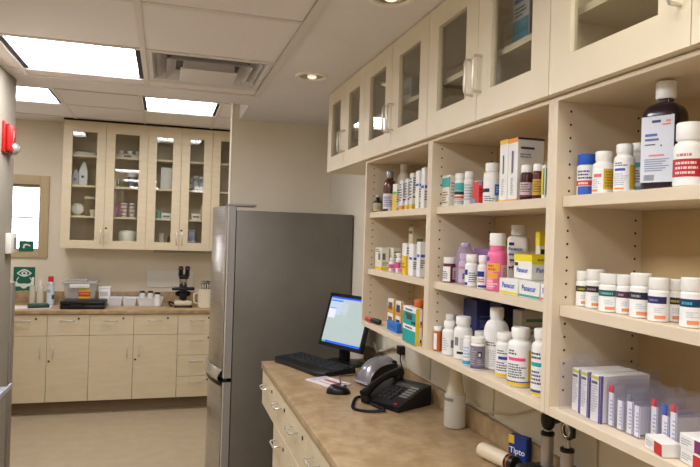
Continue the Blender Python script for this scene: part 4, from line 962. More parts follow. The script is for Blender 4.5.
# label printer
t = thing('label_printer', 'rounded silver and black label printer between the monitor and telephone', 'printer', (1.025, 2.955, DT), R(-72)); t.scale = (.9, .9, .9)
SIL = M((150, 150, 156), .25, .55)
b = MB(); prof = []
rows = []
N = 12
for i in range(N + 1):
    u = i / N; a = u * PI * .62
    y = -.105 + .13 * (1 - math.cos(a)); z = .018 + .125 * math.sin(min(a, PI / 2)) * (1 if a < PI / 2 else math.cos((a - PI / 2) * .35))
    row = []
    for k in range(13):
        s = -1 + 2 * k / 12; wd = .068 * (1 - .10 * u)
        row.append((wd * s, y + .012 * s * s, z * (1 - .22 * abs(s) ** 3)))
    rows.append(row)
b.grid(rows, SIL); b.build('front_cover', t)
b = MB()
b.box(-.075, .075, -.085, .10, 0, .02, BLACK, .006)
pr = [(-.095, .018)] + [(-.093 + .13 * (1 - math.cos(i / 8 * PI * .62)), .012 + .10 * math.sin(min(i / 8 * PI * .62, PI / 2))) for i in range(1, 9)] + [(.095, .10), (.095, .018)]
b.prism(pr, DARK, 'x', -.066, .066); b.box(-.06, .06, .05, .10, .09, .128, BLACK, .015); b.build('body', t)
b = MB(); b.box(-.066, .066, -.114, -.104, .012, .022, M((196, 190, 206), .2, .5), .003); b.build('label_slot', t)
# telephone
t = thing('desk_telephone', 'black desk telephone with keypad and coiled cord on the desk', 'telephone', (.985, 2.585, DT), R(-63))
b = MB()
b.prism([(-.105, 0), (.105, 0), (.105, .085), (.06, .08), (-.105, .022)], M((20, 20, 22), .4), 'x', -.105, .115); b.build('base', t)
def face_pt(x, y, e=.001): return Vector((x, y, .022 + (y + .105) * (.058 / .165) + e))
b = MB(); km = M((46, 46, 50), .45)
for i in range(3):
    for k in range(4):
        x, y = -.035 + i * .026, -.07 + k * .024
        p = [face_pt(x, y, .004), face_pt(x + .018, y, .004), face_pt(x + .018, y + .014, .004), face_pt(x, y + .014, .004)]
        b.face(p, km)
        q = [v - Vector((0, 0, .004)) for v in p]
        for j in range(4): b.face([q[j], q[(j + 1) % 4], p[(j + 1) % 4], p[j]], km)
b.build('keypad', t)
b = MB(); gm = M((130, 128, 120), .4)
for k in range(5):
    b.face([face_pt(.055, -.04 + k * .018, .002), face_pt(.10, -.04 + k * .018, .002), face_pt(.10, -.028 + k * .018, .002), face_pt(.055, -.028 + k * .018, .002)], gm)
b.build('memory_keys', t)
b = MB(); b.face([face_pt(-.03, .03, .0015), face_pt(.095, .03, .0015), face_pt(.095, .056, .0015), face_pt(-.03, .056, .0015)], M((70, 74, 70), .2)); b.build('display', t)
b = MB(); b.lathe([(.006, 0), (.006, .003)], M((190, 30, 40), .3, emit=.3), c=tuple(face_pt(.085, -.09, 0)), n=12); b.build('message_lamp', t)
b = MB(); pts = []; rad = []
for i in range(11):
    u = i / 10; y = -.12 + .235 * u
    pts.append((-.075, y, .044 + (y + .105) * .30 + .020 * math.sin(u * PI))); rad.append(.014 + .009 * (abs(2 * u - 1) ** 2))
b.tube(pts, rad, DARK, n=14); 
for e in (0, 10):
    p = pts[e]; b.lathe([(.022, -.026), (.025, -.015), (.022, .0)], DARK, c=(p[0], p[1] + (.016 if e == 0 else -.016), p[2] - .004), n=20)
b.build('handset', t)
cp = [(.915, 2.665, DT + .04), (.88, 2.68, DT + .014), (.835, 2.672, DT + .0072), (.80, 2.60, DT + .0072), (.775, 2.51, DT + .0072), (.82, 2.462, DT + .0072), (.875, 2.455, DT + .0072), (.895, 2.475, DT + .0072), (.878, 2.53, DT + .0072), (.872, 2.585, DT + .0072), (.91, 2.62, DT + .0072)]
fine = spline(cp, 40)
mi = Matrix.Translation((.985, 2.585, DT)) @ Matrix.Rotation(R(-63), 4, 'Z'); mi = mi.inverted()
b = MB(); core = [mi @ p for p in spline(cp, 8)]; b.tube(core, .0046, BLACK, n=8)
coil = []
for i, p in enumerate(fine):
    d = (fine[min(i + 1, len(fine) - 1)] - fine[max(i - 1, 0)]).normalized(); a = d.cross(Vector((0, 0, 1))).normalized(); c = d.cross(a)
    for j in range(3):
        an = (i * 3 + j) * 2 * PI / 9
        coil.append(mi @ (p + d * (j / 3 * .003) + a * math.cos(an) * .0052 + c * math.sin(an) * .0052))
b.tube(coil, .0017, BLACK, n=4); b.build('coiled_cord', t)
# wash bottle
t = thing('squeeze_bottle', 'tall translucent white squeeze bottle under the middle shelf bay', 'bottle', (1.095, 2.225, DT))
b = MB(); b.lathe([(.036, 0), (.041, .004), (.042, .012), (.042, .118), (.040, .126), (.034, .132)], HAZY, n=32); b.build('body', t)
b = MB(); b.lathe([(.0405, .003), (.0405, .07)], M((208, 200, 180), .25, alpha=.55), n=32); b.build('liquid', t)
b = MB(); b.lathe([(.033, .128), (.034, .134), (.026, .18), (.018, .25), (.013, .272)], M((226, 218, 198), .45), n=32); b.build('cone_top', t)
b = MB(); band_patch(b, .042, .104, .116, 150, 235, M((120, 116, 112), .5), lift=1.01); b.build('printed_label', t)
# cream roll
A = Vector((1.035, 1.90, DT + .0255)); B = Vector((1.072, 1.742, DT + .0255)); d = (B - A); L = d.length
T = Matrix.Translation((0, 0, .0255)) @ d.to_track_quat('Z', 'Y').to_matrix().to_4x4()
t = thing('diagnostic_torch', 'cream cylinder handle with dark collar lying on the desk', 'instrument', (A.x, A.y, DT))
b = MB(); b.lathe([(.019, 0), (.0235, .004), (.025, .01), (.025, L * .8)], M((226, 212, 182), .4), n=28, T=T); b.build('grip', t)
b = MB(); b.lathe([(.0252, L * .8), (.0252, L), (.018, L * 1.03)], BLACK, n=28, T=T); b.lathe([(.0256, L * .86), (.0256, L * .89)], M((170, 90, 50), .4, .4), n=28, T=T); b.build('collar', t)
# charging base with two instruments
t = thing('charging_base', 'black charging base at the bottom edge holding two instruments', 'charger', (1.084, 1.60, DT))
b = MB(); b.box(-.055, .055, -.12, .085, 0, .058, M((34, 34, 38), .4), .014, 3); b.build('housing', t)
b = MB(); b.lathe([(.025, .056), (.027, .064), (.021, .066)], BLACK, c=(.005, .02, 0), n=24); b.build('well', t)
b = MB(); b.lathe([(.025, .056), (.027, .064), (.021, .066)], BLACK, c=(.005, -.075, 0), n=24); b.build('well', t)
ST = M((178, 172, 164), .3, .7)
t = thing('otoscope', 'steel-handled otoscope with a black head in the charging base', 'instrument', (1.1, 1.62, DT + .066))
b = MB(); b.lathe([(.018, 0), (.0185, .07), (.017, .092)], ST, n=24, rib=.04); b.build('handle', t)
b = MB(); b.lathe([(.020, .090), (.020, .098), (.016, .101)], BLACK, n=24); b.build('collar', t)
b = MB(); b.lathe([(.011, .10), (.011, .108)], CHROME, n=20); b.build('neck', t)
b = MB(); b.lathe([(.012, .106), (.020, .114), (.024, .128), (.024, .146), (.018, .154), (.006, .158)], BLACK, n=24, ex=.8, ey=1.0)
b.lathe([(.018, 0), (.012, .02), (.004, .045)], BLACK, n=20, T=Matrix.Translation((.012, 0, .137)) @ Matrix.Rotation(PI / 2 + .15, 4, 'Y')); b.build('head', t)
t = thing('ophthalmoscope', 'steel-handled instrument with a ring head, nearest the photo bottom', 'instrument', (1.1, 1.525, DT + .066))
b = MB(); b.lathe([(.018, 0), (.0185, .05), (.017, .074)], ST, n=24, rib=.04); b.build('handle', t)
b = MB(); b.lathe([(.020, .073), (.020, .081), (.014, .084)], BLACK, n=24); b.build('collar', t)
b = MB(); b.lathe([(.010, .083), (.007, .112)], CHROME, n=20); b.build('neck', t)
b = MB(); b.tube([(.0, .022 * math.cos(a), .132 + .022 * math.sin(a)) for a in [2 * PI * k / 24 for k in range(24)]], .006, BLACK, n=10, closed=True)
b.tube([(-.006, .017 * math.cos(a), .132 + .017 * math.sin(a)) for a in [2 * PI * k / 24 for k in range(24)]], .003, CHROME, n=8, closed=True); b.box(-.006, .006, -.03, -.018, .117, .147, DARK, .003); b.build('ring_head', t)
# little box and wrappers
o = carton('small_box', 'small blue box with white lettering and a yellow corner on the desk', (1.117, 1.795, DT - .0006, .026, .068, .098), (34, 56, 130), [('f', 0, .32, .72, 1, (226, 190, 50)), ('n', .5, 1, 0, 1, (30, 44, 90))], [], [('f', 'Tipto', .5, .5, .027, (236, 236, 240), False)], turn=22)
for i, (c, x, y, lab) in enumerate((((206, 120, 80), 1.105, 1.765, 'crumpled orange wrapper beside the cream handle'), ((222, 190, 70), 1.125, 1.725, 'crumpled yellow wrapper in front of the charging base'), ((60, 150, 60), 1.145, 1.70, 'small green wrapper beside the yellow one'))):
    b = MB(); rd = random.Random(30 + i); rows = []
    for j in range(5):
        rows.append([((k - 2) * .010 + rd.uniform(-.003, .003), (j - 2) * .008 + rd.uniform(-.002, .002), .004 + rd.uniform(0, .022) * (1 if 0 < j < 4 and 0 < k < 4 else .2)) for k in range(5)])
    b.grid(rows, M(c, .4), smooth=False); tag(b.build('candy_wrapper', None, (x, y, DT)), lab, 'wrapper', 'small wrappers beside the charging base')
# cables on the wall under the shelves
b = MB(); b.tube(spline([(1.150, 2.18, 1.02), (1.150, 2.12, 1.005), (1.150, 2.03, 1.02), (1.15, 1.9, 1.05), (1.152, 1.73, 1.12), (1.154, 1.6, 1.19)]), .0035, M((200, 188, 164), .5)); tag(b.build('power_cable'), 'pale cable drooping along the wall behind the squeeze bottle', 'cable')
t = thing('wall_plug', 'pale angled plug on the wall above the telephone with black cord', 'plug', (1.16, 2.97, 1.085))
b = MB(); b.tube([(-.012, -.02, -.01), (-.02, .05, -.005), (-.014, .2, -.05), (-.012, .34, -.085), (-.012, .40, -.05)], .009, M((196, 184, 162), .4), n=10); b.build('bracket_arm', t)
b = MB(); b.box(-.03, .008, -.045, .0, -.03, .012, DARK, .004); b.build('adapter', t)
b = MB(); b.tube(spline([(-.015, -.03, -.02), (-.03, -.06, -.05), (-.03, -.10, -.10), (-.04, -.12, -.14), (-.05, -.16, -.165)]), .0035, BLACK); b.build('cord', t)
b = MB(); m_ = M((222, 214, 196), .5)
for y0, y1 in ((3.2, 3.5), (2.62, 3.19), (2.05, 2.61), (1.48, 2.04), (.91, 1.47)): b.box(1.160, 1.1695, y0, y1, 1.0, 1.205, m_, .002, 1)
struct(b.build('trim_6'))

# ---------------------------------------------------------------- far counter things
FC = .9145
b = MB(); b.box(-.17, .17, -.12, .12, 0, .004, M((228, 216, 208), .6)); tag(b.build('paper_mat', None, (-1.12, 6.16, FC), R(4)), 'pale paper mat lying on the far counter at its left end', 'mat')
b = MB(); b.box(-.085, .085, -.06, .06, 0, .028, M((44, 70, 62), .5), .006); b.box(-.07, .07, -.045, .045, .028, .034, M((60, 88, 78), .5), .003); tag(b.build('green_case', None, (-1.05, 6.12, FC + .0045), R(14)), 'small dark green case on the pale paper mat', 'case')
def spray(x, y, r, h, body, cap, label, name, cf=.17, cr=.75, extra=None):
    return bottle(name, label, (x, y, FC, r, h), body=body, cap=cap, cap_f=cf, cap_r=cr, neck_r=.7, neck_f=.03, sh_f=.06, bands=extra or (), ribs=0)
spray(-.985, 6.30, .031, .265, M((196, 202, 206), .3, .3), M((206, 36, 40), .4), 'silver spray can with a red cap on the far counter', 'spray_can', extra=[(.1, .9, -80, 80, (206, 214, 220)), (.3, .5, 20, 80, (60, 70, 110)), (.6, .75, -70, 0, (150, 170, 190))])
spray(-1.075, 6.33, .030, .235, HAZY, M((226, 222, 214), .5), 'clear plastic bottle in front of the splash, next to the red-capped can', 'plastic_bottle', .24, .4)
spray(-1.145, 6.36, .026, .25, HAZY, M((230, 226, 218), .5), 'clear plastic bottle standing in front of the eye wash notice', 'plastic_bottle', .3, .4)
# clear storage bin
t = thing('storage_bin', 'milky clear storage bin with red and yellow label on the far counter', 'bin', (-.735, 6.38, FC))
BIN = film_mat('bin_plastic', (240, 240, 238), .5, (214, 210, 202))
b = MB()
A = [(-.115, -.09), (.115, -.09), (.115, .09), (-.115, .09)]; B_ = [(-.14, -.11), (.14, -.11), (.14, .11), (-.14, .11)]
b.grid([[(x, y, 0) for x, y in A], [(x, y, .20) for x, y in B_]], BIN, closed=True, smooth=False); b.face([(x, y, .001) for x, y in A], BIN); b.build('tub', t)
b = MB(); b.box(-.15, .15, -.12, .12, .20, .222, BIN, .006); b.box(-.12, .06, -.09, .09, .222, .24, BIN, .008); b.box(-.085, .085, -.125, -.118, .165, .2, M((226, 222, 214), .4), .004); b.build('lid', t)
b = MB()
def q3(x0, x1, z0, z1, m, e=0): b.face([(x0, -.092 - z0 * .1 - .002 - e, z0), (x1, -.092 - z0 * .1 - .002 - e, z0), (x1, -.092 - z1 * .1 - .002 - e, z1), (x0, -.092 - z1 * .1 - .002 - e, z1)], m)
q3(-.01, .09, .06, .16, M((232, 200, 60), .5)); q3(-.01, .09, .085, .13, M((220, 60, 40), .5), .0006); q3(.0, .08, .105, .118, M((240, 150, 60), .5), .001); b.build('warning_label', t)
b = MB(); b.box(-.10, -.02, -.06, .06, .004, .12, M((150, 156, 170), .6), .01); b.box(-.01, .09, -.05, .07, .004, .09, M((190, 184, 176), .6), .01); tag(b.build('bin_contents', None, (-.735, 6.38, FC + .001)), 'grey and white packets seen inside the milky storage bin', 'packet')
# black case
t = thing('carrying_case', 'flat black carrying case lying in front of the storage bin', 'case', (-.675, 6.12, FC), R(-2))
b = MB(); b.box(-.185, .185, -.12, .12, 0, .036, BLACK, .01); b.build('lower_shell', t)
b = MB(); b.box(-.185, .185, -.12, .12, .037, .072, M((16, 16, 17), .4), .012); b.build('upper_shell', t)
b = MB(); b.tube([(-.10, -.12, .036), (-.09, -.14, .036), (-.0, -.14, .036), (.01, -.12, .036)], .006, DARK); b.build('handle', t)
# white box
b = MB(); b.box(-.05, .05, -.045, .045, 0, .15, M((240, 238, 234), .5), .003); b.box(-.055, .055, -.05, .05, .15, .165, M((240, 238, 232), .5), .004); b.face([(-.04, -.0454, .08), (.03, -.0454, .08), (.03, -.0454, .12), (-.04, -.0454, .12)], M((206, 200, 190), .5))
tag(b.build('tissue_box', None, (-.53, 6.43, FC)), 'white open-topped box on the far counter, right of the storage bin', 'box')
# trays and jars
G13 = 'clear trays in the middle of the far counter'
TR = film_mat('tray_plastic', (240, 240, 246), .75, (244, 242, 244))
for i, (x, w_, lab) in enumerate(((-.424, .115, 'left clear plastic tray beside the white box'), (-.298, .118, 'middle clear plastic tray in the far row'), (-.115, .235, 'wide clear plastic tray holding dark-lidded jars'))):
    b = MB(); a = w_ / 2
    b.grid([[(-a * .85, -.05, 0), (a * .85, -.05, 0), (a * .85, .05, 0), (-a * .85, .05, 0)], [(-a, -.065, .075), (a, -.065, .075), (a, .065, .075), (-a, .065, .075)]], TR, closed=True, smooth=False)
    b.face([(-a * .85, -.05, .001), (a * .85, -.05, .001), (a * .85, .05, .001), (-a * .85, .05, .001)], TR)
    b.box(-a * 1.03, a * 1.03, -.07, -.062, .07, .078, TR); b.box(-a * 1.03, a * 1.03, .062, .07, .07, .078, TR)
    if i < 2: b.box(-a * .6, a * .6, -.035, .035, .003, .055, M((206, 206, 216), .6), .01)
    tag(b.build('clear_tray', None, (x, 6.30, FC)), lab, 'tray', G13)
for i, (x, y, h_, lab) in enumerate(((-.188, 6.30, .135, 'left white jar with a dark lid in the wide tray'), (-.113, 6.30, .135, 'middle white jar with a dark lid in the wide tray'), (-.048, 6.21, .132, 'round white jar with a dark lid in front of the wide tray'))):
    bottle('specimen_jar', lab, (x, y, FC + (.0025 if i < 2 else 0), .027, h_), body=M((222, 218, 212), .35), cap=M((40, 34, 32), .4), cap_f=.12, cap_r=.85, neck_r=.75, neck_f=.08, sh_f=.1, bands=[(.1, .8, -70, 70, (238, 236, 232))], group='dark-lidded jars on the far counter')
# white panel leaning at wall
b = MB(); b.box(-.235, .21, 0, .006, 0, .165, M((240, 236, 228), .5), .002, 1); o = b.build('wall_board', None, (.08, 6.608, 1.06)); tag(o, 'pale rectangular panel fixed to the far wall behind the microscope', 'panel')
# microscope
t = thing('microscope', 'black binocular microscope with a cream base on the far counter', 'microscope', (.185, 6.20, FC))
MB_ = M((18, 18, 20), .35)
b = MB(); b.box(-.085, .085, -.10, .12, 0, .018, BLACK, .008); b.box(-.08, .08, -.095, .11, .018, .06, M((214, 200, 168), .5), .012); b.build('base', t)
b = MB(); b.prism([(.04, .055), (.10, .055), (.11, .16), (.09, .27), (.045, .285), (.03, .27), (.065, .24), (.07, .16)], MB_, 'x', -.036, .036); b.build('arm', t)
b = MB(); b.box(-.105, .10, -.08, .06, .16, .182, MB_, .003); b.box(-.03, .03, -.06, .05, .14, .16, MB_, .004); b.box(-.11, -.06, -.03, .04, .18, .19, CHROME, .002); b.build('stage', t)
b = MB(); b.lathe([(.022, .085), (.03, .10), (.03, .125), (.02, .14), (.02, .16)], MB_, c=(0, -.01, 0), n=24); b.build('condenser', t)
b = MB(); b.lathe([(.015, .06), (.024, .066), (.024, .08), (.016, .084)], DARK, c=(0, -.02, 0), n=24); b.build('lamp', t)
for s in (-1, 1):
    b = MB(); b.lathe([(.026, 0), (.026, .022), (.018, .026), (.018, .036)], MB_, n=24, T=Matrix.Translation((s * .034, .08, .115)) @ Matrix.Rotation(s * PI / 2, 4, 'Y')); b.build('focus_knob', t)
b = MB(); b.lathe([(.03, .235), (.034, .245), (.034, .262)], CHROME, c=(0, .0, 0), n=24); b.build('turret', t)
for (x, y, l) in ((0, -.022, .05), (.024, .01, .04), (-.024, .01, .035)):
    b = MB(); b.lathe([(.006, .0), (.0095, .008), (.0105, l)], CHROME, c=(x, y, .236 - l), n=16); b.build('objective', t)
b = MB(); b.box(-.045, .045, -.05, .06, .262, .305, MB_, .012); b.build('head', t)
for s in (-1, 1):
    b = MB(); T = Matrix.Translation((s * .030, -.03, .30)) @ Matrix.Rotation(R(38), 4, 'X')
    b.lathe([(.021, -.01), (.021, .045)], MB_, n=20, T=T); b.lathe([(.017, .045), (.017, .07), (.023, .074), (.023, .095), (.014, .098)], BLACK, n=20, T=T); b.build('eyepiece', t)
b = MB(); b.tube([(-.06, .05, .02), (-.10, .05, .03), (-.125, .03, .045), (-.13, -.02, .03), (-.10, -.06, .008)], .008, BLACK); b.build('power_cord', t)
# jug with instruments
t = thing('instrument_jug', 'cream jug full of metal instruments at the right end of the far counter', 'jug', (.395, 6.12, FC))
b = MB(); b.lathe([(.07, 0), (.078, .006), (.082, .17), (.085, .18), (.078, .18), (.074, .012)], M((226, 216, 190), .35), n=32, cap1=False); b.build('jug_body', t)
b = MB(); b.tube([(-.08, -.01, .14), (-.115, -.02, .13), (-.115, -.02, .05), (-.078, -.01, .04)], .008, M((222, 212, 186), .35)); b.build('handle', t)
rd = random.Random(5)
for i, lab in enumerate(('metal scissors standing leftmost in the cream jug', 'dark-handled clamp standing in the middle of the cream jug', 'metal forceps standing at the back of the cream jug', 'ring-handled clamp leaning right in the cream jug')):
    t = thing('surgical_instrument', lab, 'instrument', (.36 + i * .022, 6.12 + (.02 if i % 2 else -.02), FC + .016), rd.uniform(-.5, .5), 'instruments in the cream jug')
    m_ = M((70, 68, 66), .3, .8) if i % 2 else M((150, 146, 140), .25, .85)
    for s, nm in ((-1, 'blade'), (1, 'blade')):
        b = MB(); b.tube([(s * .002, 0, .0), (s * .004, 0, .12), (s * .012, 0, .205)], .004, m_, n=8)
        b.tube([(s * .018 + .011 * math.cos(a), 0, .22 + .013 * math.sin(a)) for a in [2 * PI * k / 14 for k in range(14)]], .0042, m_, n=6, closed=True); b.build(nm, t)
# counter-end notices
def notice(name, label, x0, x1, z0, z1, y, draw):
    b = MB(); b.box(x0, x1, y, y + .004, z0, z1, M((16, 104, 78), .5)); draw(b, (x0 + x1) / 2, (z0 + z1) / 2, x1 - x0, z1 - z0, y - .0012); return tag(b.build(name), label, 'notice')
WH = M((232, 236, 230), .5); GR = M((16, 104, 78), .5)
def eye(b, cx, cz, w, h, y):
    def P(u, v, e=0): return (cx + u * w, y - e, cz + v * h)
    n = 20
    up_ = [(-.36 + .72 * k / n, .26 + .16 * math.sin(PI * k / n)) for k in range(n + 1)]; dn = [(.36 - .72 * k / n, .26 - .13 * math.sin(PI * k / n)) for k in range(1, n)]
    b.face([P(u, v) for u, v in up_ + dn], WH)
    up_ = [(-.27 + .54 * k / n, .26 + .105 * math.sin(PI * k / n)) for k in range(n + 1)]; dn = [(.27 - .54 * k / n, .26 - .085 * math.sin(PI * k / n)) for k in range(1, n)]
    b.face([P(u, v, .0006) for u, v in up_ + dn], GR)
    b.face([P(.14 * math.cos(a), .26 + .085 * math.sin(a), .0012) for a in [2 * PI * k / 20 for k in range(20)]], WH)
    b.face([P(.06 * math.cos(a), .26 + .04 * math.sin(a), .0018) for a in [2 * PI * k / 16 for k in range(16)]], GR)
    # basin with two jets
    b.face([P(.16 * math.cos(a), -.22 + .10 * math.sin(a), .0006) for a in [2 * PI * k / 20 for k in range(20)]], WH)
    for s in (-1, 1):
        pts = [(s * .10, -.24), (s * .40, -.24), (s * .44, -.10), (s * .34, -.04), (s * .28, -.12), (s * .10, -.14)]
        if s < 0: pts = pts[::-1]
        b.face([P(u, v, .0003) for u, v in pts], WH)
        pts = [(s * .34, -.02), (s * .38, -.02), (s * .28, .12), (s * .24, .10)]
        if s < 0: pts = pts[::-1]
        b.face([P(u, v, .0003) for u, v in pts], WH)
    b.text('eyewash', .022, WH, lambda x, z: (cx + x, y - .0006, cz - .42 * h + z))
notice('eyewash_sign', 'green notice with a white eye above the far counter', -1.358, -1.174, .995, 1.243, 6.614, eye)
def phone(b, cx, cz, w, h, y):
    pts = []
    for k in range(11):
        a = R(25 + 130 * k / 10); pts.append((.26 * math.cos(a), -.18 + .40 * math.sin(a)))
    for k in range(11):
        a = R(155 - 130 * k / 10); pts.append((.17 * math.cos(a), -.20 + .26 * math.sin(a)))
    ca, sa = math.cos(R(28)), math.sin(R(28))
    b.face([(cx + (u * ca - v * sa) * w, y, cz + (u * sa + v * ca) * h) for u, v in pts], WH)
    for s in (-1, 1):
        u, v = s * .22, -.04
        q = [(u - .07, v - .09), (u + .07, v - .09), (u + .07, v + .06), (u - .07, v + .06)]
        b.face([(cx + (p * ca - r_ * sa) * w, y - .0004, cz + (p * sa + r_ * ca) * h) for p, r_ in q], WH)
notice('telephone_sign', 'small green notice with a white handset in front of the far window', -1.314, -1.190, 1.395, 1.492, 6.585, phone)

# far cabinet contents
Z0, Z1, Z2, Z3 = 1.4585, 1.745, 2.03, 2.31
YI = 6.47
def fitem(name, label, cat, x, z, build, group=None):
    b = MB(); build(b); return tag(b.build(name, None, (x, YI, z + .0006)), label, cat, group)
GX_ = 'things in the far glass cabinets'
fitem('folded_cloth', 'flat folded cloth on the top shelf behind the first far door', 'cloth', -.745, Z3, lambda b: b.box(-.10, .10, -.09, .09, 0, .035, M((206, 196, 180), .8), .01))
def bagb(w, h, m, m2):
    def f(b):
        b.grid([[(-w, -.03, 0), (w, -.03, 0), (w, .03, 0), (-w, .03, 0)], [(-w * 1.05, -.035, h * .6), (w * 1.05, -.035, h * .6), (w * 1.05, .035, h * .6), (-w * 1.05, .035, h * .6)], [(-w * .2, -.006, h), (w * .35, -.006, h), (w * .35, .006, h), (-w * .2, .006, h)]], m, closed=True, smooth=False)
        b.face([(-w * .4, -.0365, h * .32), (w * .2, -.0365, h * .32), (w * .2, -.0365, h * .42), (-w * .4, -.0365, h * .42)], m2)
    return f
fitem('supply_bag', 'short white bag with blue print behind the first far door', 'bag', -.825, Z2, bagb(.026, .15, M((196, 200, 210), .5), M((50, 60, 110), .5)))
fitem('supply_bag', 'tall pointed white bag with blue print behind the first far door', 'bag', -.757, Z2, bagb(.036, .225, M((222, 222, 226), .5), M((40, 46, 80), .5)))
def dish(b): b.lathe([(.004, .010), (.03, .008), (.052, -.002), (.055, -.004), (.05, -.006), (.02, .002)], M((236, 234, 226), .4), n=32, T=Matrix.Translation((0, 0, .066)) @ Matrix.Rotation(PI / 2 - .2, 4, 'X')); b.box(-.03, .03, .0, .05, 0, .012, M((220, 214, 200), .5), .003)
fitem('white_dish', 'round white dish standing on edge behind the first far door', 'dish', -.80, Z1 + .0, dish)
t = thing('glass_jar', 'wide glass jar with pale lid behind the first far door', 'jar', (-.69, YI, Z1))
b = MB(); b.lathe([(.05, 0), (.056, .01), (.056, .13), (.045, .15), (.045, .16)], film_mat('jar_glass', (236, 226, 206), .25, (186, 166, 130)), n=28, cap1=False); b.build('jar_body', t)
b = MB(); b.lathe([(.053, .16), (.055, .164), (.055, .18), (.05, .184)], M((226, 220, 206), .4), n=28); b.build('lid', t)
b = MB(); b.lathe([(.02, .0), (.032, .06)], M((222, 214, 204), .5), n=24); tag(b.build('paper_cup', None, (-.655, YI - .085, Z1)), 'small pale cup in front of the glass jar', 'cup')
fitem('small_vial', 'dark blue vial on the lowest shelf behind the first far door', 'vial', -.815, Z0, lambda b: b.lathe([(.014, 0), (.014, .035), (.009, .042), (.009, .05)], M((50, 70, 96), .3), n=16))
fitem('small_vial', 'grey vial beside the blue one on the lowest shelf', 'vial', -.775, Z0, lambda b: b.lathe([(.013, 0), (.013, .032), (.009, .04), (.009, .048)], M((110, 120, 124), .3), n=16))
fitem('cup_tray', 'white tray on the top shelf behind the second far door', 'tray', -.36, Z3, lambda b: (b.box(-.115, .115, -.06, .06, 0, .04, M((226, 220, 208), .5), .004), b.box(-.04, .03, -.0605, -.06, .01, .03, M((110, 110, 120), .5))))
for x, lab in ((-.43, 'left white cup on the tray'), (-.345, 'middle white cup on the tray'), (-.27, 'right white cup on the tray')):
    fitem('white_cup', lab, 'cup', x, Z3 + .041, lambda b: b.lathe([(.02, 0), (.03, .03), (.031, .034), (.028, .034), (.02, .004)], M((236, 232, 224), .4), n=24), 'white cups on the top cabinet tray')
fitem('metal_can', 'small shiny metal can behind the second far door', 'can', -.445, Z2, lambda b: b.lathe([(.017, 0), (.017, .075), (.014, .078), (.014, .08)], CHROME, n=20))
fitem('grey_container', 'grey pot with pale lid behind the second far door', 'container', -.315, Z2, lambda b: (b.lathe([(.042, 0), (.047, .105)], M((112, 112, 118), .4), n=24), b.lathe([(.055, .105), (.056, .11), (.056, .135), (.05, .138)], M((206, 200, 196), .4), n=24)))
GS_ = 'small stacked pots behind the second far door'
for s, x in enumerate((-.385, -.31)):
    for k in range(4):
        fitem('stacked_pot', ('lowest', 'second', 'third', 'topmost')[k] + (' white pot of the pink-edged stack' if s == 0 else ' white pot of the plain stack by the door frame'), 'pot', x, Z1 + k * .035, lambda b, s=s: (b.lathe([(.026, 0), (.03, .004), (.03, .026), (.024, .034)], M((226, 218, 208), .4), n=20), band_patch(b, .03, .008, .02, 200, 340, M((150, 140, 140) if s else (190, 110, 140), .5), lift=1.01)), GS_)
carton('medicine_box', 'slim pink and purple carton beside the stacked pots', (-.445, YI, Z1, .02, .05, .12), (206, 70, 140), [('n', 0, 1, 0, .3, (96, 50, 140))])
GB_ = 'stacked white bowls behind the second far door'
for k in range(5):
    fitem('white_bowl', ('lowest', 'second lowest', 'middle', 'second highest', 'topmost')[k] + ' bowl of the upturned white stack in the far cabinet', 'bowl', -.345, Z0 + k * .026, lambda b: b.lathe([(.092, 0), (.09, .012), (.085, .03), (.07, .05), (.035, .056), (.03, .06)], M((226, 220, 204), .4), n=32, cap0=False), GB_)
fitem('white_carton', 'large plain white carton behind the third far door', 'box', .005, Z2, lambda b: b.box(-.06, .06, -.04, .06, 0, .215, M((234, 230, 222), .5), .002))
G14 = 'grey-capped bottles behind the fourth far door'
for x, r, h_, lab in ((.233, .018, .11, 'small pale bottle, left of three behind the fourth far door'), (.282, .028, .15, 'tallest grey bottle, middle of three behind the fourth far door'), (.342, .024, .145, 'grey bottle with a teal base, right of three behind the fourth far door')):
    bottle('supply_bottle', lab, (x, YI, Z2, r, h_), body=M((140, 144, 150), .3), cap=M((186, 184, 180), .4), cap_f=.15, bands=[(.02, .2, -80, 80, (30, 40, 44) if x < .33 else (40, 130, 140)), (.35, .85, -70, 70, (196, 196, 200))], group=G14, ribs=0)
fitem('white_box', 'low white box on the shelf behind the third far door', 'box', .01, Z1, lambda b: (b.box(-.045, .045, -.04, .04, 0, .055, M((232, 228, 222), .5), .003), b.face([(-.035, -.0405, .015), (.03, -.0405, .015), (.03, -.0405, .03), (-.035, -.0405, .03)], M((110, 140, 170), .5))))
fitem('green_bottle', 'squat green-tinted bottle behind the third far door', 'bottle', -.065, Z1, lambda b: b.lathe([(.026, 0), (.026, .06), (.012, .075), (.012, .095)], M((120, 160, 140), .25), n=20))
fitem('white_tray', 'white tray of small dark things on the lowest shelf, third far door', 'tray', -.02, Z0, lambda b: (b.box(-.07, .07, -.06, .06, .035, .047, M((232, 228, 222), .5), .003), b.box(-.055, .0, -.04, .04, 0, .034, M((70, 60, 70), .5), .006), b.box(.01, .05, -.04, .03, 0, .03, M((90, 90, 110), .5), .006)))
fitem('glass_beaker', 'clear tall beaker on the white tray behind the third far door', 'beaker', -.03, Z0 + .048, lambda b: b.lathe([(.026, 0), (.026, .09), (.028, .095)], HAZY, n=20, cap1=False))
fitem('dark_bottle', 'dark small bottle on the white tray behind the third far door', 'bottle', .04, Z0 + .048, lambda b: b.lathe([(.016, 0), (.016, .05), (.008, .06), (.008, .075)], M((60, 40, 46), .3), n=18))
fitem('white_box', 'white box with brown label on the shelf behind the fourth far door', 'box', .29, Z1, lambda b: (b.box(-.045, .045, -.04, .04, 0, .06, M((236, 232, 224), .5), .003), b.face([(-.03, -.0405, .02), (.03, -.0405, .02), (.03, -.0405, .036), (-.03, -.0405, .036)], M((140, 100, 70), .5))))
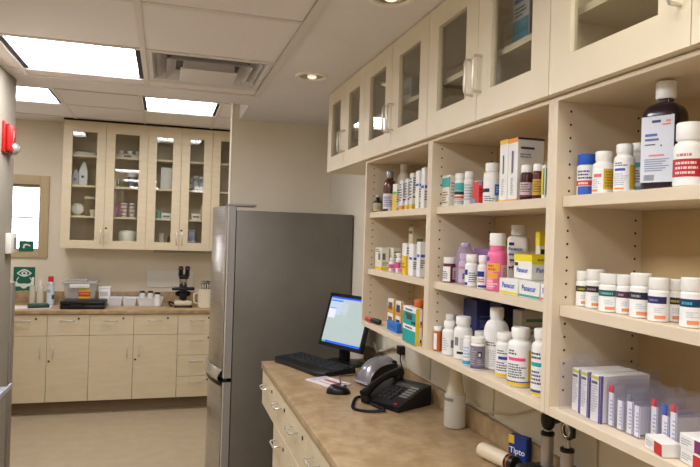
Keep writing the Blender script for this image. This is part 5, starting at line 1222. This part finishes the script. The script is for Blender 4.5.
fitem('clear_bottle', 'clear plastic bottle on the shelf behind the fourth far door', 'bottle', .345, Z1, lambda b: b.lathe([(.018, 0), (.018, .1), (.008, .12), (.008, .15)], HAZY, n=18))
fitem('blue_container', 'tall pale blue container on the lowest shelf behind the fourth far door', 'container', .255, Z0 , lambda b: (b.box(-.04, .04, -.04, .04, 0, .06, M((206, 210, 226), .4), .006), b.box(-.042, .042, -.042, .042, .062, .075, M((232, 232, 236), .4), .004), b.box(-.038, .03, -.038, .038, .077, .17, M((150, 156, 186), .4), .006), b.box(-.042, .034, -.042, .042, .172, .184, M((232, 232, 236), .4), .004)))

# ---------------------------------------------------------------- left wall
t = thing('fire_alarm', 'red fire alarm with a clear strobe on the left wall', 'alarm', (-.81, 3.70, 2.085))
RDM = M((176, 26, 24), .35)
b = MB(); b.box(0, .014, -.12, .06, -.075, .085, RDM, .004); b.box(.014, .036, -.10, .0, -.065, .075, RDM, .008); b.box(.014, .03, .0, .06, -.065, .075, RDM, .005); b.build('housing', t)
b = MB(); b.text('FIRE', .028, WH, lambda x, y: (.0366, -.03 + y * -1, .02 + x) ); b.build('lettering', t)
b = MB(); b.lathe([(.032, 0), (.03, .014), (.018, .026), (.004, .03)], M((176, 170, 168), .15, .6), n=24, T=Matrix.Translation((.033, -.005, -.045)) @ Matrix.Rotation(PI / 2, 4, 'Y')); b.build('strobe', t)
t = thing('wall_switch', 'white boxy control unit with a grey window on the left wall end', 'switch', (-.81, 3.78, 1.54))
b = MB(); b.box(0, .03, -.06, .075, -.055, .055, M((226, 220, 208), .5), .005); b.build('housing', t)
b = MB(); b.box(.03, .032, .0, .055, -.03, .03, M((130, 124, 116), .4)); b.build('display', t)
b = MB(); b.box(-.018, .0, -.04, .04, 0, 1.32, M((132, 124, 114), .4, .3), .003); tag(b.build('metal_divider', None, (-.80, 3.915, 0)), 'narrow grey metal panel standing against the left wall end', 'panel')
t = thing('steel_tray', 'corner of a grey-blue tray table jutting in at the left photo edge', 'tray', (-.705, 2.82, .945))
b = MB(); b.box(-.10, .10, -.16, .16, 0, .008, M((170, 176, 190), .3, .4), .003); b.box(-.10, .10, -.16, -.155, .008, .022, M((190, 196, 206), .3, .4)); b.box(.095, .10, -.16, .16, .008, .022, M((190, 196, 206), .3, .4)); b.build('tray_top', t)
b = MB(); b.prism([(-.10, 0), (.06, 0), (-.10, -.12)], M((160, 166, 176), .4, .3), 'y', -.01, .01); b.build('wall_bracket', t)
# ---------------------------------------------------------------- lighting, camera
area('ceiling_fill_light', (.75, .2, 2.42), .5, 1.6, 9, (1, .98, .92))
W = bpy.data.worlds.new('World'); SC.world = W; W.use_nodes = True
W.node_tree.nodes['Background'].inputs[0].default_value = (1, .92, .80, 1); W.node_tree.nodes['Background'].inputs[1].default_value = .25

cam = bpy.data.cameras.new('Camera'); co = bpy.data.objects.new('Camera', cam); COL.objects.link(co)
cam.sensor_width = 36; cam.lens = 36 * 632 / 700; cam.clip_start = .02
DX = Vector((.9592227, -.0306976, -.2809794)); DY = Vector((-.2809277, .0060741, -.9597097)); DZv = Vector((.0311675, .9995103, -.0027974))
# camera axes in world space
m3 = Matrix((DX, DY, DZv))
dxn = [Vector((DX[i], DY[i], DZv[i])) for i in range(3)]
m4 = Matrix.Identity(4)
for c in range(3):
    for r_ in range(3): m4[r_][c] = dxn[c][r_]
m4.translation = (0, 0, 1.64)
co.matrix_world = m4
SC.camera = co
SC.view_settings.view_transform = 'Standard'; SC.view_settings.look = 'None'; SC.view_settings.exposure = 0.8
SC.cycles.use_denoising = True
SC.cycles.max_bounces = 8; SC.cycles.transparent_max_bounces = 16
